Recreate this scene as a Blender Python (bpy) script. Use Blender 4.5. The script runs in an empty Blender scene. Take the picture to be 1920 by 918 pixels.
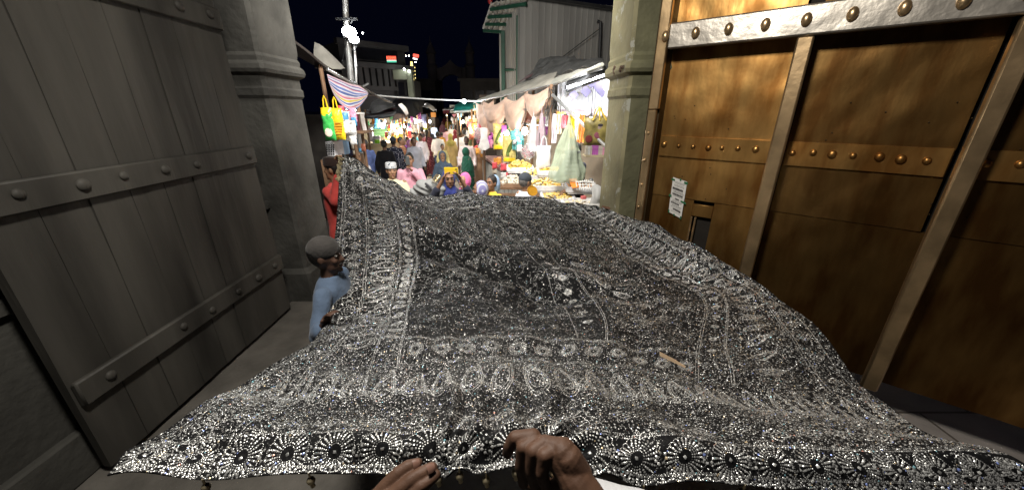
import bpy, math, random
import numpy as np
from mathutils import Vector, Matrix
random.seed(11); rng = np.random.default_rng(11)
SC = bpy.context.scene
COL = SC.collection
# ------------------------------------------------------------------ camera
F = 664.0; PIT = math.radians(20.9); CZ = 2.5
cp, sp = math.cos(PIT), math.sin(PIT)
cd = bpy.data.cameras.new('camera'); cam = bpy.data.objects.new('camera', cd); COL.objects.link(cam)
cd.sensor_width = 36; cd.lens = F / 1920 * 36; cd.clip_start = 0.02; cd.clip_end = 900
cam.location = (0, 0, CZ); cam.rotation_euler = (math.pi / 2 - PIT, 0, 0)
SC.camera = cam
# ------------------------------------------------------------------ night sky
W = bpy.data.worlds.new('World'); SC.world = W; W.use_nodes = True
wn = W.node_tree.nodes; wl = W.node_tree.links
bg = wn['Background']
sky = wn.new('ShaderNodeTexSky'); sky.sky_type = 'NISHITA'; sky.sun_disc = False
sky.sun_elevation = math.radians(-4.0); sky.sun_rotation = math.radians(200); sky.ozone_density = 6
nt = wn.new('ShaderNodeMix'); nt.data_type = 'RGBA'; nt.blend_type = 'ADD'; nt.inputs['Factor'].default_value = 1
nt.inputs['B'].default_value = (.014, .020, .075, 1)
wl.new(sky.outputs[0], nt.inputs['A']); wl.new(nt.outputs['Result'], bg.inputs[0]); bg.inputs[1].default_value = 0.05
# ------------------------------------------------------------------ exposure / render settings
SC.view_settings.view_transform = 'Standard'; SC.view_settings.look = 'None'
SC.view_settings.exposure = 0.0; SC.view_settings.gamma = 1.0
SC.cycles.use_denoising = True
SC.cycles.max_bounces = 6; SC.cycles.transparent_max_bounces = 12
SC.cycles.sample_clamp_indirect = 4.0
SC.cycles.caustics_reflective = False; SC.cycles.caustics_refractive = False


def lamp(kind, loc, power, color=(1, 1, 1), size=0.1, aim=None, spot=None, blend=0.5, parent=None):
    l = bpy.data.lights.new('lamp_light', kind); l.energy = power; l.color = color
    if kind == 'AREA': l.size = size
    else: l.shadow_soft_size = size
    if spot: l.spot_size = math.radians(spot); l.spot_blend = blend
    o = bpy.data.objects.new('lamp_light', l); COL.objects.link(o); o.location = loc
    if aim is not None:
        o.rotation_euler = (Vector(aim) - Vector(loc)).to_track_quat('-Z', 'Y').to_euler()
    if parent: o.parent = parent; o.location = Vector(loc) - parent.location
    return o

# ceiling lamp inside the gate passage, floodlight on the gate's outer face (both just out of frame)
lamp('AREA', (-0.5, 0.9, 4.5), 150, (1.0, 0.945, 0.86), 0.5, aim=(0.5, 2.0, 1.5))
lamp('SPOT', (-0.7, 3.1, 4.7), 1350, (1.0, 0.96, 0.90), 0.5, aim=(-1.2, 12.0, 0.9), spot=125, blend=0.6)


# ------------------------------------------------------------------ pixel -> point helpers
def P(px, py, yw):
    cx, cy = (px - 960) / F, (459 - py) / F
    dy = cp + cy * sp; dz = -sp + cy * cp; t = yw / dy
    return Vector((cx * t, yw, CZ + dz * t))

def PD(px, py, d):
    cx, cy = (px - 960) / F, (459 - py) / F
    return Vector((cx * d, (cp + cy * sp) * d, CZ + (-sp + cy * cp) * d))

def PG(px, py, z=0.0):
    cx, cy = (px - 960) / F, (459 - py) / F
    t = (z - CZ) / (-sp + cy * cp)
    return Vector((cx * t, (cp + cy * sp) * t, z))

def pchip(x, Y, xs):
    x = np.asarray(x, float); Y = np.asarray(Y, float); xs = np.asarray(xs, float)
    h = np.diff(x); sh = (-1,) + (1,) * (Y.ndim - 1); d = np.diff(Y, axis=0) / h.reshape(sh)
    m = np.zeros_like(Y); m[0] = d[0]; m[-1] = d[-1]
    for i in range(1, len(x) - 1):
        m[i] = (d[i - 1] * h[i] + d[i] * h[i - 1]) / (h[i] + h[i - 1])
    k = np.clip(np.searchsorted(x, xs) - 1, 0, len(x) - 2)
    t = ((xs - x[k]) / h[k]).reshape(sh); hk = h[k].reshape(sh)
    return ((2*t**3-3*t**2+1)*Y[k] + (t**3-2*t**2+t)*hk*m[k] + (-2*t**3+3*t**2)*Y[k+1] + (t**3-t**2)*hk*m[k+1])

def wob(p, f, s=0.0):
    x, y, z = p[..., 0] * f + s, p[..., 1] * f + s * 1.7, p[..., 2] * f - s
    return (np.sin(x*1.3 + 1.7*np.sin(y*.9+z)) + np.sin(y*1.9 + 1.3*np.sin(z*1.1+x*.7)) + np.sin(z*1.6 + 1.9*np.sin(x*1.2-y))) / 3


# ------------------------------------------------------------------ materials
def _nodes(m): return m.node_tree.nodes, m.node_tree.links

def mat(name, col, rough=0.8, metal=0.0, var=0.25, scale=6.0, bump=0.0, bscale=None, spec=0.3, stretch=None, emit=None, es=0.0, alpha=1.0, trans=0.0, sheen=0.0):
    m = bpy.data.materials.new(name); m.use_nodes = True; n, l = _nodes(m)
    b = n['Principled BSDF']
    b.inputs['Roughness'].default_value = rough; b.inputs['Metallic'].default_value = metal
    b.inputs['Specular IOR Level'].default_value = spec
    tc = n.new('ShaderNodeTexCoord'); mp = n.new('ShaderNodeMapping'); l.new(tc.outputs['Object'], mp.inputs[0])
    if stretch: mp.inputs['Scale'].default_value = stretch
    nz = n.new('ShaderNodeTexNoise'); nz.inputs['Scale'].default_value = scale; nz.inputs['Detail'].default_value = 5
    l.new(mp.outputs[0], nz.inputs['Vector'])
    r = n.new('ShaderNodeValToRGB')
    r.color_ramp.elements[0].position = 0.3; r.color_ramp.elements[1].position = 0.72
    c = col[:3]
    r.color_ramp.elements[0].color = (*[x * (1 - var) for x in c], 1)
    r.color_ramp.elements[1].color = (*[min(1, x * (1 + var)) for x in c], 1)
    l.new(nz.outputs[0], r.inputs[0]); l.new(r.outputs[0], b.inputs['Base Color'])
    if bump:
        n2 = n.new('ShaderNodeTexNoise'); n2.inputs['Scale'].default_value = bscale or scale * 4; n2.inputs['Detail'].default_value = 4
        l.new(mp.outputs[0], n2.inputs['Vector'])
        bp = n.new('ShaderNodeBump'); bp.inputs['Strength'].default_value = min(1, bump); bp.inputs['Distance'].default_value = 0.02
        l.new(n2.outputs[0], bp.inputs['Height']); l.new(bp.outputs[0], b.inputs['Normal'])
    if emit: b.inputs['Emission Color'].default_value = (*emit, 1); b.inputs['Emission Strength'].default_value = es
    b.inputs['Alpha'].default_value = alpha
    if trans: b.inputs['Transmission Weight'].default_value = trans
    if sheen: b.inputs['Sheen Weight'].default_value = sheen
    return m

_fc = {}
def fabric(col, kind='plain', c2=(0.8, 0.8, 0.8), sc=30.0):
    key = (tuple(round(x, 3) for x in col), kind, tuple(c2), sc)
    if key in _fc: return _fc[key]
    m = mat('fabric', col, 0.9, 0, 0.16, 7, 0.55, 16, 0.15, sheen=0.1)
    if kind != 'plain':
        n, l = _nodes(m); b = n['Principled BSDF']
        base = b.inputs['Base Color'].links[0].from_socket
        tc = [x for x in n if x.type == 'TEX_COORD'][0]
        mx = n.new('ShaderNodeMix'); mx.data_type = 'RGBA'
        mx.inputs['B'].default_value = (*c2, 1); l.new(base, mx.inputs['A'])
        if kind == 'dots':
            t = n.new('ShaderNodeTexVoronoi'); t.inputs['Scale'].default_value = sc; t.inputs['Randomness'].default_value = 0.15
            l.new(tc.outputs['Object'], t.inputs['Vector']); out = t.outputs['Distance']; lo, hi = .26, .3
            inv = True
        elif kind == 'flower':
            t = n.new('ShaderNodeTexVoronoi'); t.inputs['Scale'].default_value = sc
            l.new(tc.outputs['Object'], t.inputs['Vector']); out = t.outputs['Distance']; lo, hi = .3, .42; inv = True
        else:
            t = n.new('ShaderNodeTexWave'); t.inputs['Scale'].default_value = sc; t.inputs['Distortion'].default_value = 0.6
            t.bands_direction = 'X' if kind == 'stripe' else 'Z'
            l.new(tc.outputs['Object'], t.inputs['Vector']); out = t.outputs['Fac']; lo, hi = .45, .6; inv = False
        mr = n.new('ShaderNodeMapRange'); mr.inputs['From Min'].default_value = lo; mr.inputs['From Max'].default_value = hi
        if inv: mr.inputs['To Min'].default_value = 1; mr.inputs['To Max'].default_value = 0
        l.new(out, mr.inputs['Value']); l.new(mr.outputs[0], mx.inputs['Factor'])
        l.new(mx.outputs['Result'], b.inputs['Base Color'])
    _fc[key] = m
    return m

def emis(name, col, s):
    m = bpy.data.materials.new(name); m.use_nodes = True; n, l = _nodes(m)
    b = n['Principled BSDF']; b.inputs['Base Color'].default_value = (*col, 1)
    b.inputs['Emission Color'].default_value = (*col, 1); b.inputs['Emission Strength'].default_value = s
    return m


# ------------------------------------------------------------------ mesh builder
class MB:
    def __init__(s): s.v = []; s.f = []; s.mi = []; s.n = 0
    def add(s, V, Fc, mi=0):
        V = np.asarray(V, float).reshape(-1, 3); s.v.append(V)
        for f in Fc: s.f.append([i + s.n for i in f]); s.mi.append(mi)
        s.n += len(V); return s
    def box(s, c, d, R=None, mi=0, bev=0.0):
        d = np.array(d, float) / 2
        if bev <= 0 or min(d) * 2 <= bev * 2.2:
            V = np.array([[x, y, z] for x in (-1, 1) for y in (-1, 1) for z in (-1, 1)]) * d
            Fc = [(0, 1, 3, 2), (4, 6, 7, 5), (0, 4, 5, 1), (2, 3, 7, 6), (0, 2, 6, 4), (1, 5, 7, 3)]
        else:
            i = d - bev; V = []; idx = {}
            for x in (-1, 1):
                for y in (-1, 1):
                    for z in (-1, 1):
                        for a in range(3):
                            q = np.array([x, y, z]) * i; q[a] = (x, y, z)[a] * d[a]
                            idx[(x, y, z, a)] = len(V); V.append(q)
            V = np.array(V); Fc = []
            for a in range(3):
                b, c_ = (a + 1) % 3, (a + 2) % 3
                for sg in (-1, 1):
                    qs = []
                    for (p, q) in ((-1, -1), (1, -1), (1, 1), (-1, 1)):
                        k = [0, 0, 0]; k[a] = sg; k[b] = p; k[c_] = q; qs.append(idx[(*k, a)])
                    Fc.append(tuple(qs if sg > 0 else qs[::-1]))
                for p in (-1, 1):
                    for q in (-1, 1):
                        k1 = [0, 0, 0]; k1[a] = -1; k1[b] = p; k1[c_] = q
                        k2 = list(k1); k2[a] = 1
                        qs = [idx[(*k1, b)], idx[(*k2, b)], idx[(*k2, c_)], idx[(*k1, c_)]]
                        Fc.append(tuple(qs if p * q < 0 else qs[::-1]))
            for x in (-1, 1):
                for y in (-1, 1):
                    for z in (-1, 1):
                        t = [idx[(x, y, z, 0)], idx[(x, y, z, 1)], idx[(x, y, z, 2)]]
                        Fc.append(tuple(t if x * y * z > 0 else t[::-1]))
        if R is not None: V = V @ np.array(R.to_3x3()).T
        return s.add(V + np.array(c, float), Fc, mi)
    def tube(s, pts, r, n=8, mi=0, r2=None):
        pts = [Vector(p) for p in pts]; m = len(pts); V = []; Fc = []
        up = None
        for i, p in enumerate(pts):
            t = (pts[min(i + 1, m - 1)] - pts[max(i - 1, 0)])
            if t.length < 1e-9: t = Vector((0, 0, 1))
            t.normalize()
            if up is None:
                up = Vector((0, 0, 1)) if abs(t.z) < .9 else Vector((1, 0, 0))
            a = (up - t * up.dot(t)).normalized(); up = a; b = t.cross(a)
            rr = r if r2 is None else r + (r2 - r) * i / max(1, m - 1)
            for k in range(n):
                an = 2 * math.pi * k / n; V.append(p + a * (math.cos(an) * rr) + b * (math.sin(an) * rr))
        for i in range(m - 1):
            for k in range(n):
                k2 = (k + 1) % n; Fc.append((i*n+k, i*n+k2, (i+1)*n+k2, (i+1)*n+k))
        Fc.append(tuple(range(n))[::-1]); Fc.append(tuple((m-1)*n+k for k in range(n)))
        return s.add([list(v) for v in V], Fc, mi)
    def lathe(s, c, prof, n=16, mi=0, R=None):
        V = []; Fc = []
        for r, z in prof:
            for k in range(n):
                a = 2*math.pi*k/n; V.append((r*math.cos(a), r*math.sin(a), z))
        m = len(prof)
        for i in range(m-1):
            for k in range(n):
                k2 = (k+1) % n; Fc.append((i*n+k, i*n+k2, (i+1)*n+k2, (i+1)*n+k))
        Fc.append(tuple(range(n))[::-1]); Fc.append(tuple((m-1)*n+k for k in range(n)))
        V = np.array(V)
        if R is not None: V = V @ np.array(R.to_3x3()).T
        return s.add(V + np.array(c, float), Fc, mi)
    def ell(s, c, r, n=10, mi=0, R=None):
        m = max(5, n // 2 + 1)
        pr = [(max(1e-3, math.sin(math.pi*i/m)), -math.cos(math.pi*i/m)) for i in range(m+1)]
        V = []; Fc = []
        for q, z in pr:
            for k in range(n):
                a = 2*math.pi*k/n; V.append((q*math.cos(a)*r[0], q*math.sin(a)*r[1], z*r[2]))
        for i in range(m):
            for k in range(n):
                k2 = (k+1) % n; Fc.append((i*n+k, i*n+k2, (i+1)*n+k2, (i+1)*n+k))
        Fc.append(tuple(range(n))[::-1]); Fc.append(tuple(m*n+k for k in range(n)))
        V = np.array(V)
        if R is not None: V = V @ np.array(R.to_3x3()).T
        return s.add(V + np.array(c, float), Fc, mi)
    def grid(s, G, mi=0, flip=False):
        a, b = G.shape[:2]; Fc = []
        for i in range(a-1):
            for j in range(b-1):
                q = (i*b+j, i*b+j+1, (i+1)*b+j+1, (i+1)*b+j); Fc.append(q[::-1] if flip else q)
        return s.add(G.reshape(-1, 3), Fc, mi)
    def slab(s, G, th, mi=0):
        # a bent sheet with thickness
        a, b = G.shape[:2]
        du = np.gradient(G, axis=0); dv = np.gradient(G, axis=1); N = np.cross(du, dv)
        N /= np.linalg.norm(N, axis=2, keepdims=True) + 1e-9
        H = G - N * th
        s.grid(G, mi); n0 = s.n - a*b; s.grid(H, mi, True); n1 = s.n - a*b
        per = [(0, j) for j in range(b)] + [(i, b-1) for i in range(1, a)] + [(a-1, j) for j in range(b-2, -1, -1)] + [(i, 0) for i in range(a-2, 0, -1)]
        for k in range(len(per)):
            (i, j), (i2, j2) = per[k], per[(k+1) % len(per)]
            s.f.append([n0+i*b+j, n1+i*b+j, n1+i2*b+j2, n0+i2*b+j2]); s.mi.append(mi)
        return s
    def build(s, name, mats, parent=None, smooth=True, origin=None, auto=40):
        V = np.concatenate(s.v)
        if not isinstance(mats, (list, tuple)): mats = [mats]
        me = bpy.data.meshes.new(name)
        off = np.array(origin if origin is not None else (0, 0, 0), float)
        me.from_pydata((V - off).tolist(), [], s.f)
        for m in mats: me.materials.append(m)
        if len(mats) > 1: me.polygons.foreach_set('material_index', s.mi)
        if smooth:
            me.polygons.foreach_set('use_smooth', [True]*len(me.polygons))
            try: me.set_sharp_from_angle(angle=math.radians(auto))
            except Exception: pass
        me.update()
        o = bpy.data.objects.new(name, me); COL.objects.link(o)
        if origin is not None: o.location = origin
        if parent is not None:
            o.parent = parent
            w = Vector((0, 0, 0)); q = parent
            while q is not None: w += q.location; q = q.parent
            o.location = (Vector(origin) if origin is not None else Vector((0, 0, 0))) - w
            if parent.rotation_euler.z != 0: o.location = (0, 0, 0)
        return o

def tag(o, label=None, cat=None, group=None, kind=None):
    if label: o['label'] = label
    if cat: o['category'] = cat
    if group: o['group'] = group
    if kind: o['kind'] = kind
    return o

def empty(name, loc, label, cat, group=None, rz=0.0):
    o = bpy.data.objects.new(name, None); COL.objects.link(o); o.location = loc; o.rotation_euler = (0, 0, rz)
    o.empty_display_size = 0.1
    return tag(o, label, cat, group)

def centre(mb):
    V = np.concatenate(mb.v); lo, hi = V.min(0), V.max(0)
    return Vector(((lo[0]+hi[0])/2, (lo[1]+hi[1])/2, lo[2]))

def solo(mb, name, mats, label, cat, group=None, smooth=True, kind=None, auto=40):
    o = mb.build(name, mats, None, smooth, centre(mb), auto)
    return tag(o, label, cat, group, kind)

def surf(rows, nu, nv, wr=0.0, wf=6.0, seed=0.0):
    """rows of (px,py,yw) control points -> smooth sheet of world points"""
    A = np.array([[list(P(*c)) for c in r] for r in rows])
    a, b = A.shape[:2]
    B = pchip(np.linspace(0, 1, a), A, np.linspace(0, 1, nu))
    C = np.transpose(pchip(np.linspace(0, 1, b), np.transpose(B, (1, 0, 2)), np.linspace(0, 1, nv)), (1, 0, 2))
    if wr:
        C = C + np.stack([wob(C, wf, seed), wob(C, wf*.9, seed+3), wob(C, wf*1.1, seed+7)], -1) * wr
    return C
m_black = mat('black_plastic', (.015, .015, .017), .4, 0, .1)

# ================================================================== SETTING
def floor_z(y):
    return 0.4 if y < 3.95 else (0.2 if y < 5.0 else 0.0)

m_street = mat('street_stone', (0.40, 0.36, 0.33), 0.55, 0, 0.2, 3, 0.25, 30)
n, l = _nodes(m_street); b_ = n['Principled BSDF']
br = n.new('ShaderNodeTexBrick'); br.inputs['Scale'].default_value = 1.0
br.inputs['Brick Width'].default_value = 0.9; br.inputs['Row Height'].default_value = 0.6; br.inputs['Mortar Size'].default_value = 0.012
br.inputs['Color1'].default_value = (1, 1, 1, 1); br.inputs['Color2'].default_value = (.78, .76, .74, 1); br.inputs['Mortar'].default_value = (.35, .33, .3, 1)
tc_ = [x for x in n if x.type == 'TEX_COORD'][0]; l.new(tc_.outputs['Object'], br.inputs['Vector'])
mx_ = n.new('ShaderNodeMix'); mx_.data_type = 'RGBA'; mx_.blend_type = 'MULTIPLY'; mx_.inputs['Factor'].default_value = 1
l.new(b_.inputs['Base Color'].links[0].from_socket, mx_.inputs['A']); l.new(br.outputs[0], mx_.inputs['B']); l.new(mx_.outputs['Result'], b_.inputs['Base Color'])

mb = MB(); mb.grid(np.array([[[x, y, 0.0] for y in (-300, -20, 0, 10, 30, 60, 120, 500)] for x in (-400, -60, -8, 0, 8, 60, 400)]), flip=True)
tag(mb.build('ground', m_street), kind='structure')
m_red = mat('terracotta_paving', (0.30, 0.15, 0.11), 0.7, 0, 0.3, 5, 0.4, 25)
mb = MB(); mb.box((-1.6, 8.4, 0.004), (3.4, 2.2, 0.008)); tag(mb.build('terracotta_paving', m_red), kind='structure')
m_step = mat('step_stone', (0.13, 0.12, 0.105), 0.6, 0, 0.25, 5, 0.3, 25)
mb = MB(); mb.box((-0.9, 0.2, 0.2), (7.0, 7.5, 0.4), bev=.01); tag(mb.build('gate_floor', m_step), kind='structure')
mb = MB(); mb.box((-0.9, 4.478, 0.1), (5.0, 1.05, 0.2), bev=.01); tag(mb.build('gate_step', m_step), kind='structure')

# ------------------------------------------------------------------ gate: right pillar
m_pil = mat('olive_limewash', (0.225, 0.205, 0.12), 0.8, 0, 0.35, 2.2, 0.5, 14)
n, l = _nodes(m_pil); b_ = n['Principled BSDF']
nz = n.new('ShaderNodeTexNoise'); nz.inputs['Scale'].default_value = 4.5; nz.inputs['Detail'].default_value = 8; nz.inputs['Roughness'].default_value = .7
tc_ = [x for x in n if x.type == 'TEX_COORD'][0]; l.new(tc_.outputs['Object'], nz.inputs['Vector'])
rp = n.new('ShaderNodeValToRGB'); rp.color_ramp.elements[0].position = .57; rp.color_ramp.elements[1].position = .6
l.new(nz.outputs[0], rp.inputs[0])
mx_ = n.new('ShaderNodeMix'); mx_.data_type = 'RGBA'; l.new(rp.outputs[0], mx_.inputs['Factor'])
l.new(b_.inputs['Base Color'].links[0].from_socket, mx_.inputs['A']); mx_.inputs['B'].default_value = (.31, .31, .26, 1)
l.new(mx_.outputs['Result'], b_.inputs['Base Color'])
m_dark = mat('shaded_limewash', (0.12, 0.115, 0.065), 0.75, 0, 0.35, 3, 0.5, 18)  # weaker light on the pillar's camera-facing side, put into the colour

def pillar(corner, far, back, sgn, mats, label):
    # corner: near passage corner, far: far passage corner (xy)
    lev = [(0.0, .05), (.75, .05), (.8, 0), (2.60, 0), (2.63, .02), (2.69, .02), (2.71, .008), (2.80, .008), (2.83, .05), (2.86, .062), (2.90, .055), (2.93, .03), (2.97, .035), (3.0, .02), (3.06, .03), (3.4, .035), (5.0, .035)]
    root = empty('gate_pillar', (corner[0], corner[1], 0.4 if False else 0.0), label, 'pillar', None)
    mb = MB(); G = []
    for z, o in lev:
        G.append([[back, corner[1] - .02 - o, z], [corner[0] + sgn*(.03) - sgn*o*1.0, corner[1] - o, z], [corner[0] - sgn*o, corner[1] + .03 - o, z],
                  [far[0] - sgn*o, far[1] + o, z], [back, far[1] + o, z]])
    mb.grid(np.array(G), flip=sgn < 0)
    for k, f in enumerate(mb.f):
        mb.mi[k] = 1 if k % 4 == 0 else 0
    mb.build('shaft', mats, root, auto=25)
    return root

pr = pillar((1.119, 3.7), (1.089, 4.3), 1.9, 1, [m_pil, m_dark], 'olive limewashed stone gate pillar with a chipped moulded capital beside the brass door')
m_chip = mat('chipped_stone', (0.09, 0.055, 0.035), 0.9, 0, .4, 20, .8, 40)
for (y, z, r) in ((3.82, 2.865, .045), (4.05, 2.875, .06), (3.74, 2.88, .03)):
    mb = MB()
    for q in range(5): mb.ell((1.05, y+random.uniform(-.6, .6)*r, z+random.uniform(-.35, .35)*r), (.012, r*random.uniform(.4, .7), r*random.uniform(.25, .45)), 9, R=Matrix.Rotation(random.uniform(-.6, .6), 3, 'X'))
    mb.build('chipped_hole', m_chip, pr)
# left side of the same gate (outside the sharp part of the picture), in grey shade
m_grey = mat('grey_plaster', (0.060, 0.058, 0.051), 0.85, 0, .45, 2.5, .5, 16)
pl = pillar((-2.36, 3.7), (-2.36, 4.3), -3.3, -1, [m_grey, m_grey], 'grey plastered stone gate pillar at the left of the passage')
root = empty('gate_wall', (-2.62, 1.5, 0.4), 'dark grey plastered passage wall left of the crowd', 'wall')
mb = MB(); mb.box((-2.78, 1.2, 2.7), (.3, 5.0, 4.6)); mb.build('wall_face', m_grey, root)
mb = MB(); mb.box((-2.615, 1.2, 1.55), (.05, 5.0, .09), bev=.012); mb.box((-2.61, 1.2, .55), (.06, 5.0, .3), bev=.012); mb.build('dado_moulding', m_grey, root)
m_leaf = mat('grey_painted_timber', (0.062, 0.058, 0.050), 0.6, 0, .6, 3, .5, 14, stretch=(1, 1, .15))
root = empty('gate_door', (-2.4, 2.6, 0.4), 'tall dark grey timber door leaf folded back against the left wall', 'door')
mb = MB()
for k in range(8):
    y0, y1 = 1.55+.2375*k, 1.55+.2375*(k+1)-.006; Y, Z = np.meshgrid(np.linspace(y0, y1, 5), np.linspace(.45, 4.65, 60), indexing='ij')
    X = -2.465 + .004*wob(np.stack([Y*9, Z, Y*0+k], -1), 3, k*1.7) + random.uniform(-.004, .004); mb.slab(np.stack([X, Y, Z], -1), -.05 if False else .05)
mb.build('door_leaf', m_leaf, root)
for z in (1.0, 2.1, 3.2, 4.3):
    mb = MB(); mb.box((-2.445, 2.5, z), (.04, 1.88, .16), Matrix.Rotation(random.uniform(-.006, .006), 3, 'X'), 0, .01); o = mb.build('rail', m_leaf, root)
    for k in range(7):
        if random.random() < .12: continue
        q = random.uniform(.75, 1.1); mb = MB(); mb.ell((-2.422, 1.7 + k*.27 + random.uniform(-.025, .025), z + random.uniform(-.015, .015)), (.022*q, .034*q, .034*q), 10); mb.build('boss', m_leaf, o)

# ------------------------------------------------------------------ brass door, right side
WA = Vector((1.29, 3.56, 0)); WE = Vector((.77, -.638, 0)).normalized(); WN = Vector((-WE.y*-1, 0, 0))
WN = Vector((WE.y, -WE.x, 0)).normalized()          # towards the passage
def WPT(s, z, d=0.0): return WA + WE*s + WN*d + Vector((0, 0, z))
WR = Matrix((WE, WN, Vector((0, 0, 1)))).transposed()
def WPX(px, py, d=0.0):
    cx, cy = (px - 960)/F, (459 - py)/F
    r = Vector((cx, cp + cy*sp, -sp + cy*cp)); o = Vector((0, 0, CZ))
    t = (WPT(0, 0, d) - o).dot(WN) / r.dot(WN); q = o + r*t
    return (q - WA).dot(WE), q.z
m_brass = mat('beaten_brass', (0.56, 0.315, 0.10), 0.33, 0.9, 0.3, 2.2, .30, 5, .5, stretch=(1, 1, .5))
m_brass2 = mat('worn_brass_strip', (0.60, 0.42, 0.23), 0.33, 0.85, .3, 5, .16, 9, .5)
m_silv = mat('worn_silver_rail', (0.50, 0.46, 0.40), 0.36, 0.8, .35, 5, .3, 9, .5)
m_brdk = mat('dark_shaded_brass', (0.055, 0.035, 0.016), 0.5, .5, .4, 5, .3, 20)  # shade of the door recess put into a darker brass; nail heads share it
m_void = mat('dark_timber', (0.02, 0.016, 0.012), .8)
n, l = _nodes(m_brass); b_ = n['Principled BSDF']      # tarnish streaks
nz = n.new('ShaderNodeTexNoise'); nz.inputs['Scale'].default_value = 5; nz.inputs['Detail'].default_value = 6
mp_ = n.new('ShaderNodeMapping'); mp_.inputs['Scale'].default_value = (1.5, 1.5, .38)
tc_ = [x for x in n if x.type == 'TEX_COORD'][0]; l.new(tc_.outputs['Object'], mp_.inputs[0]); l.new(mp_.outputs[0], nz.inputs['Vector'])
rp = n.new('ShaderNodeValToRGB'); rp.color_ramp.elements[0].position = .36; rp.color_ramp.elements[1].position = .66
rp.color_ramp.elements[0].color = (.42, .33, .24, 1); rp.color_ramp.elements[1].color = (1, 1, 1, 1); l.new(nz.outputs[0], rp.inputs[0])
mx_ = n.new('ShaderNodeMix'); mx_.data_type = 'RGBA'; mx_.blend_type = 'MULTIPLY'; mx_.inputs['Factor'].default_value = 1
l.new(b_.inputs['Base Color'].links[0].from_socket, mx_.inputs['A']); l.new(rp.outputs[0], mx_.inputs['B']); l.new(mx_.outputs['Result'], b_.inputs['Base Color'])
rr = n.new('ShaderNodeMapRange'); rr.inputs['To Min'].default_value = .55; rr.inputs['To Max'].default_value = .24; l.new(nz.outputs[0], rr.inputs[0]); l.new(rr.outputs[0], b_.inputs['Roughness'])

m_brdim = m_brass.copy(); m_brdim.name = 'dimmed_brass'  # same brass with its colours darkened in place of weaker light
for q in m_brdim.node_tree.nodes:
    if q.type == 'VALTORGB' and q.color_ramp.elements[0].color[0] < .32 or q.type == 'VALTORGB' and q.color_ramp.elements[1].color[2] < .3:
        for e_ in q.color_ramp.elements: e_.color = (*[x*.45 for x in e_.color[:3]], 1)
door = empty('brass_door', WPT(.6, .4), 'tall brass clad timber door with studded rails to the right of the olive pillar', 'door')
def wb(mb, s0, s1, z0, z1, d0, d1, bev=.006, mi=0):
    c = WPT((s0+s1)/2, (z0+z1)/2, (d0+d1)/2); return mb.box(c, (abs(s1-s0), abs(d1-d0), abs(z1-z0)), WR, mi, bev)
REC = -.17
zr0 = WPX(1262, 92, 0)[1]; zr1 = WPX(1250, 46, 0)[1]           # top rail
zm0 = WPX(1250, 292, REC)[1]; zm1 = WPX(1250, 255, REC)[1]      # studded band on the panel
zs = WPX(1240, 367, REC)[1]
SE = 2.9
sh0 = WPX(1291, 430, REC)[0]
mb = MB()
# stile with its notch, wider near the top
mb.box(WPT(.035, 1.45, .0), (.075, .05, 2.1), WR, 0, .008)
wb(mb, .0, .09, 2.502, 4.9, -.02, .035, .008)
mb.build('stile', m_brass2, door)
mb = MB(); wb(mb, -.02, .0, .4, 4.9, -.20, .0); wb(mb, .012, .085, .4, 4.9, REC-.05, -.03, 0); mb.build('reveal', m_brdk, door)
# lumpy cladding sheets on the panel
def clad(s0, s1, z0, z1, d, seed, amp=.006):
    ns, nz_ = max(6, int((s1-s0)/.035)), max(6, int((z1-z0)/.035))
    S, Z = np.meshgrid(np.linspace(s0, s1, ns), np.linspace(z0, z1, nz_), indexing='ij')
    D = d + amp*wob(np.stack([S, Z, S*0], -1), 5.5, seed) + amp*.5*wob(np.stack([S, Z, S*0], -1), 14, seed+2)
    return np.array(WA) + S[..., None]*np.array(WE) + D[..., None]*np.array(WN) + Z[..., None]*np.array((0, 0, 1))
for (s0, s1, k) in ((.085, 1.0, 0), (1.1, 2.0, 5), (2.1, 2.9, 9)):
    mb = MB(); mb.slab(clad(s0, s1, zs+.006, zr0+.03, REC, k, .005), .03); mb.build('upper_panel', m_brass if s0 < 1 else m_brdim, door)
    mb = MB(); mb.slab(clad(s0, s1, zr1+.005, 4.9, REC, k+3, .008), .03); mb.build('top_panel', m_brass if s0 < 1 else m_brdim, door)
mb = MB(); mb.slab(clad(.085, sh0, .4, zs, REC-.008, 2, .004), .03)
mb.slab(clad(sh0+.18, 1.0, .4, zs, REC-.008, 4, .004), .03)
mb.build('lower_panel', m_brass, door)
mb = MB(); mb.slab(clad(1.1, 2.9, .4, zs, REC-.008, 12, .005), .03); mb.build('lower_panel', m_brdim, door)
mb = MB(); wb(mb, -.02, 2.9, .4, 4.9, -.30, -.235, 0); mb.build('timber_core', m_void, door)
wk = MB(); wb(wk, sh0, sh0+.015, .4, zs-.16, REC-.02, REC+.012, .003); wb(wk, sh0+.035, sh0+.05, .4, zs-.16, REC-.02, REC+.012, .003)
wk.build('hatch_edge_strip', m_brass2, door)
mb = MB(); wb(mb, sh0+.052, sh0+.175, .4, zs-.17, REC-.06, REC-.045, 0); mb.build('hatch', m_void, door)
mb = MB(); wb(mb, sh0, sh0+.18, zs-.15, zs-.03, REC-.02, REC+.01, .004); mb.build('hatch_lintel', m_brass, door)
for (s0, s1) in ((1.0, 1.1), (2.0, 2.1)):
    mb = MB(); wb(mb, s0, s1, .4, zr0, -.06, .02, .012); mb.build('stile', m_brass2, door)
mb = MB(); wb(mb, .092, 2.9, zr0, zr1, -.05, .03, .012); rail = mb.build('top_rail', m_silv, door)
for k in range(10):
    mb = MB(); mb.ell(WPT(.07+.24*k, (zr0+zr1)/2, .035), (.032, .03, .045), 12, R=WR); mb.build('boss', m_brass2, rail)
mb = MB()
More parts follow.
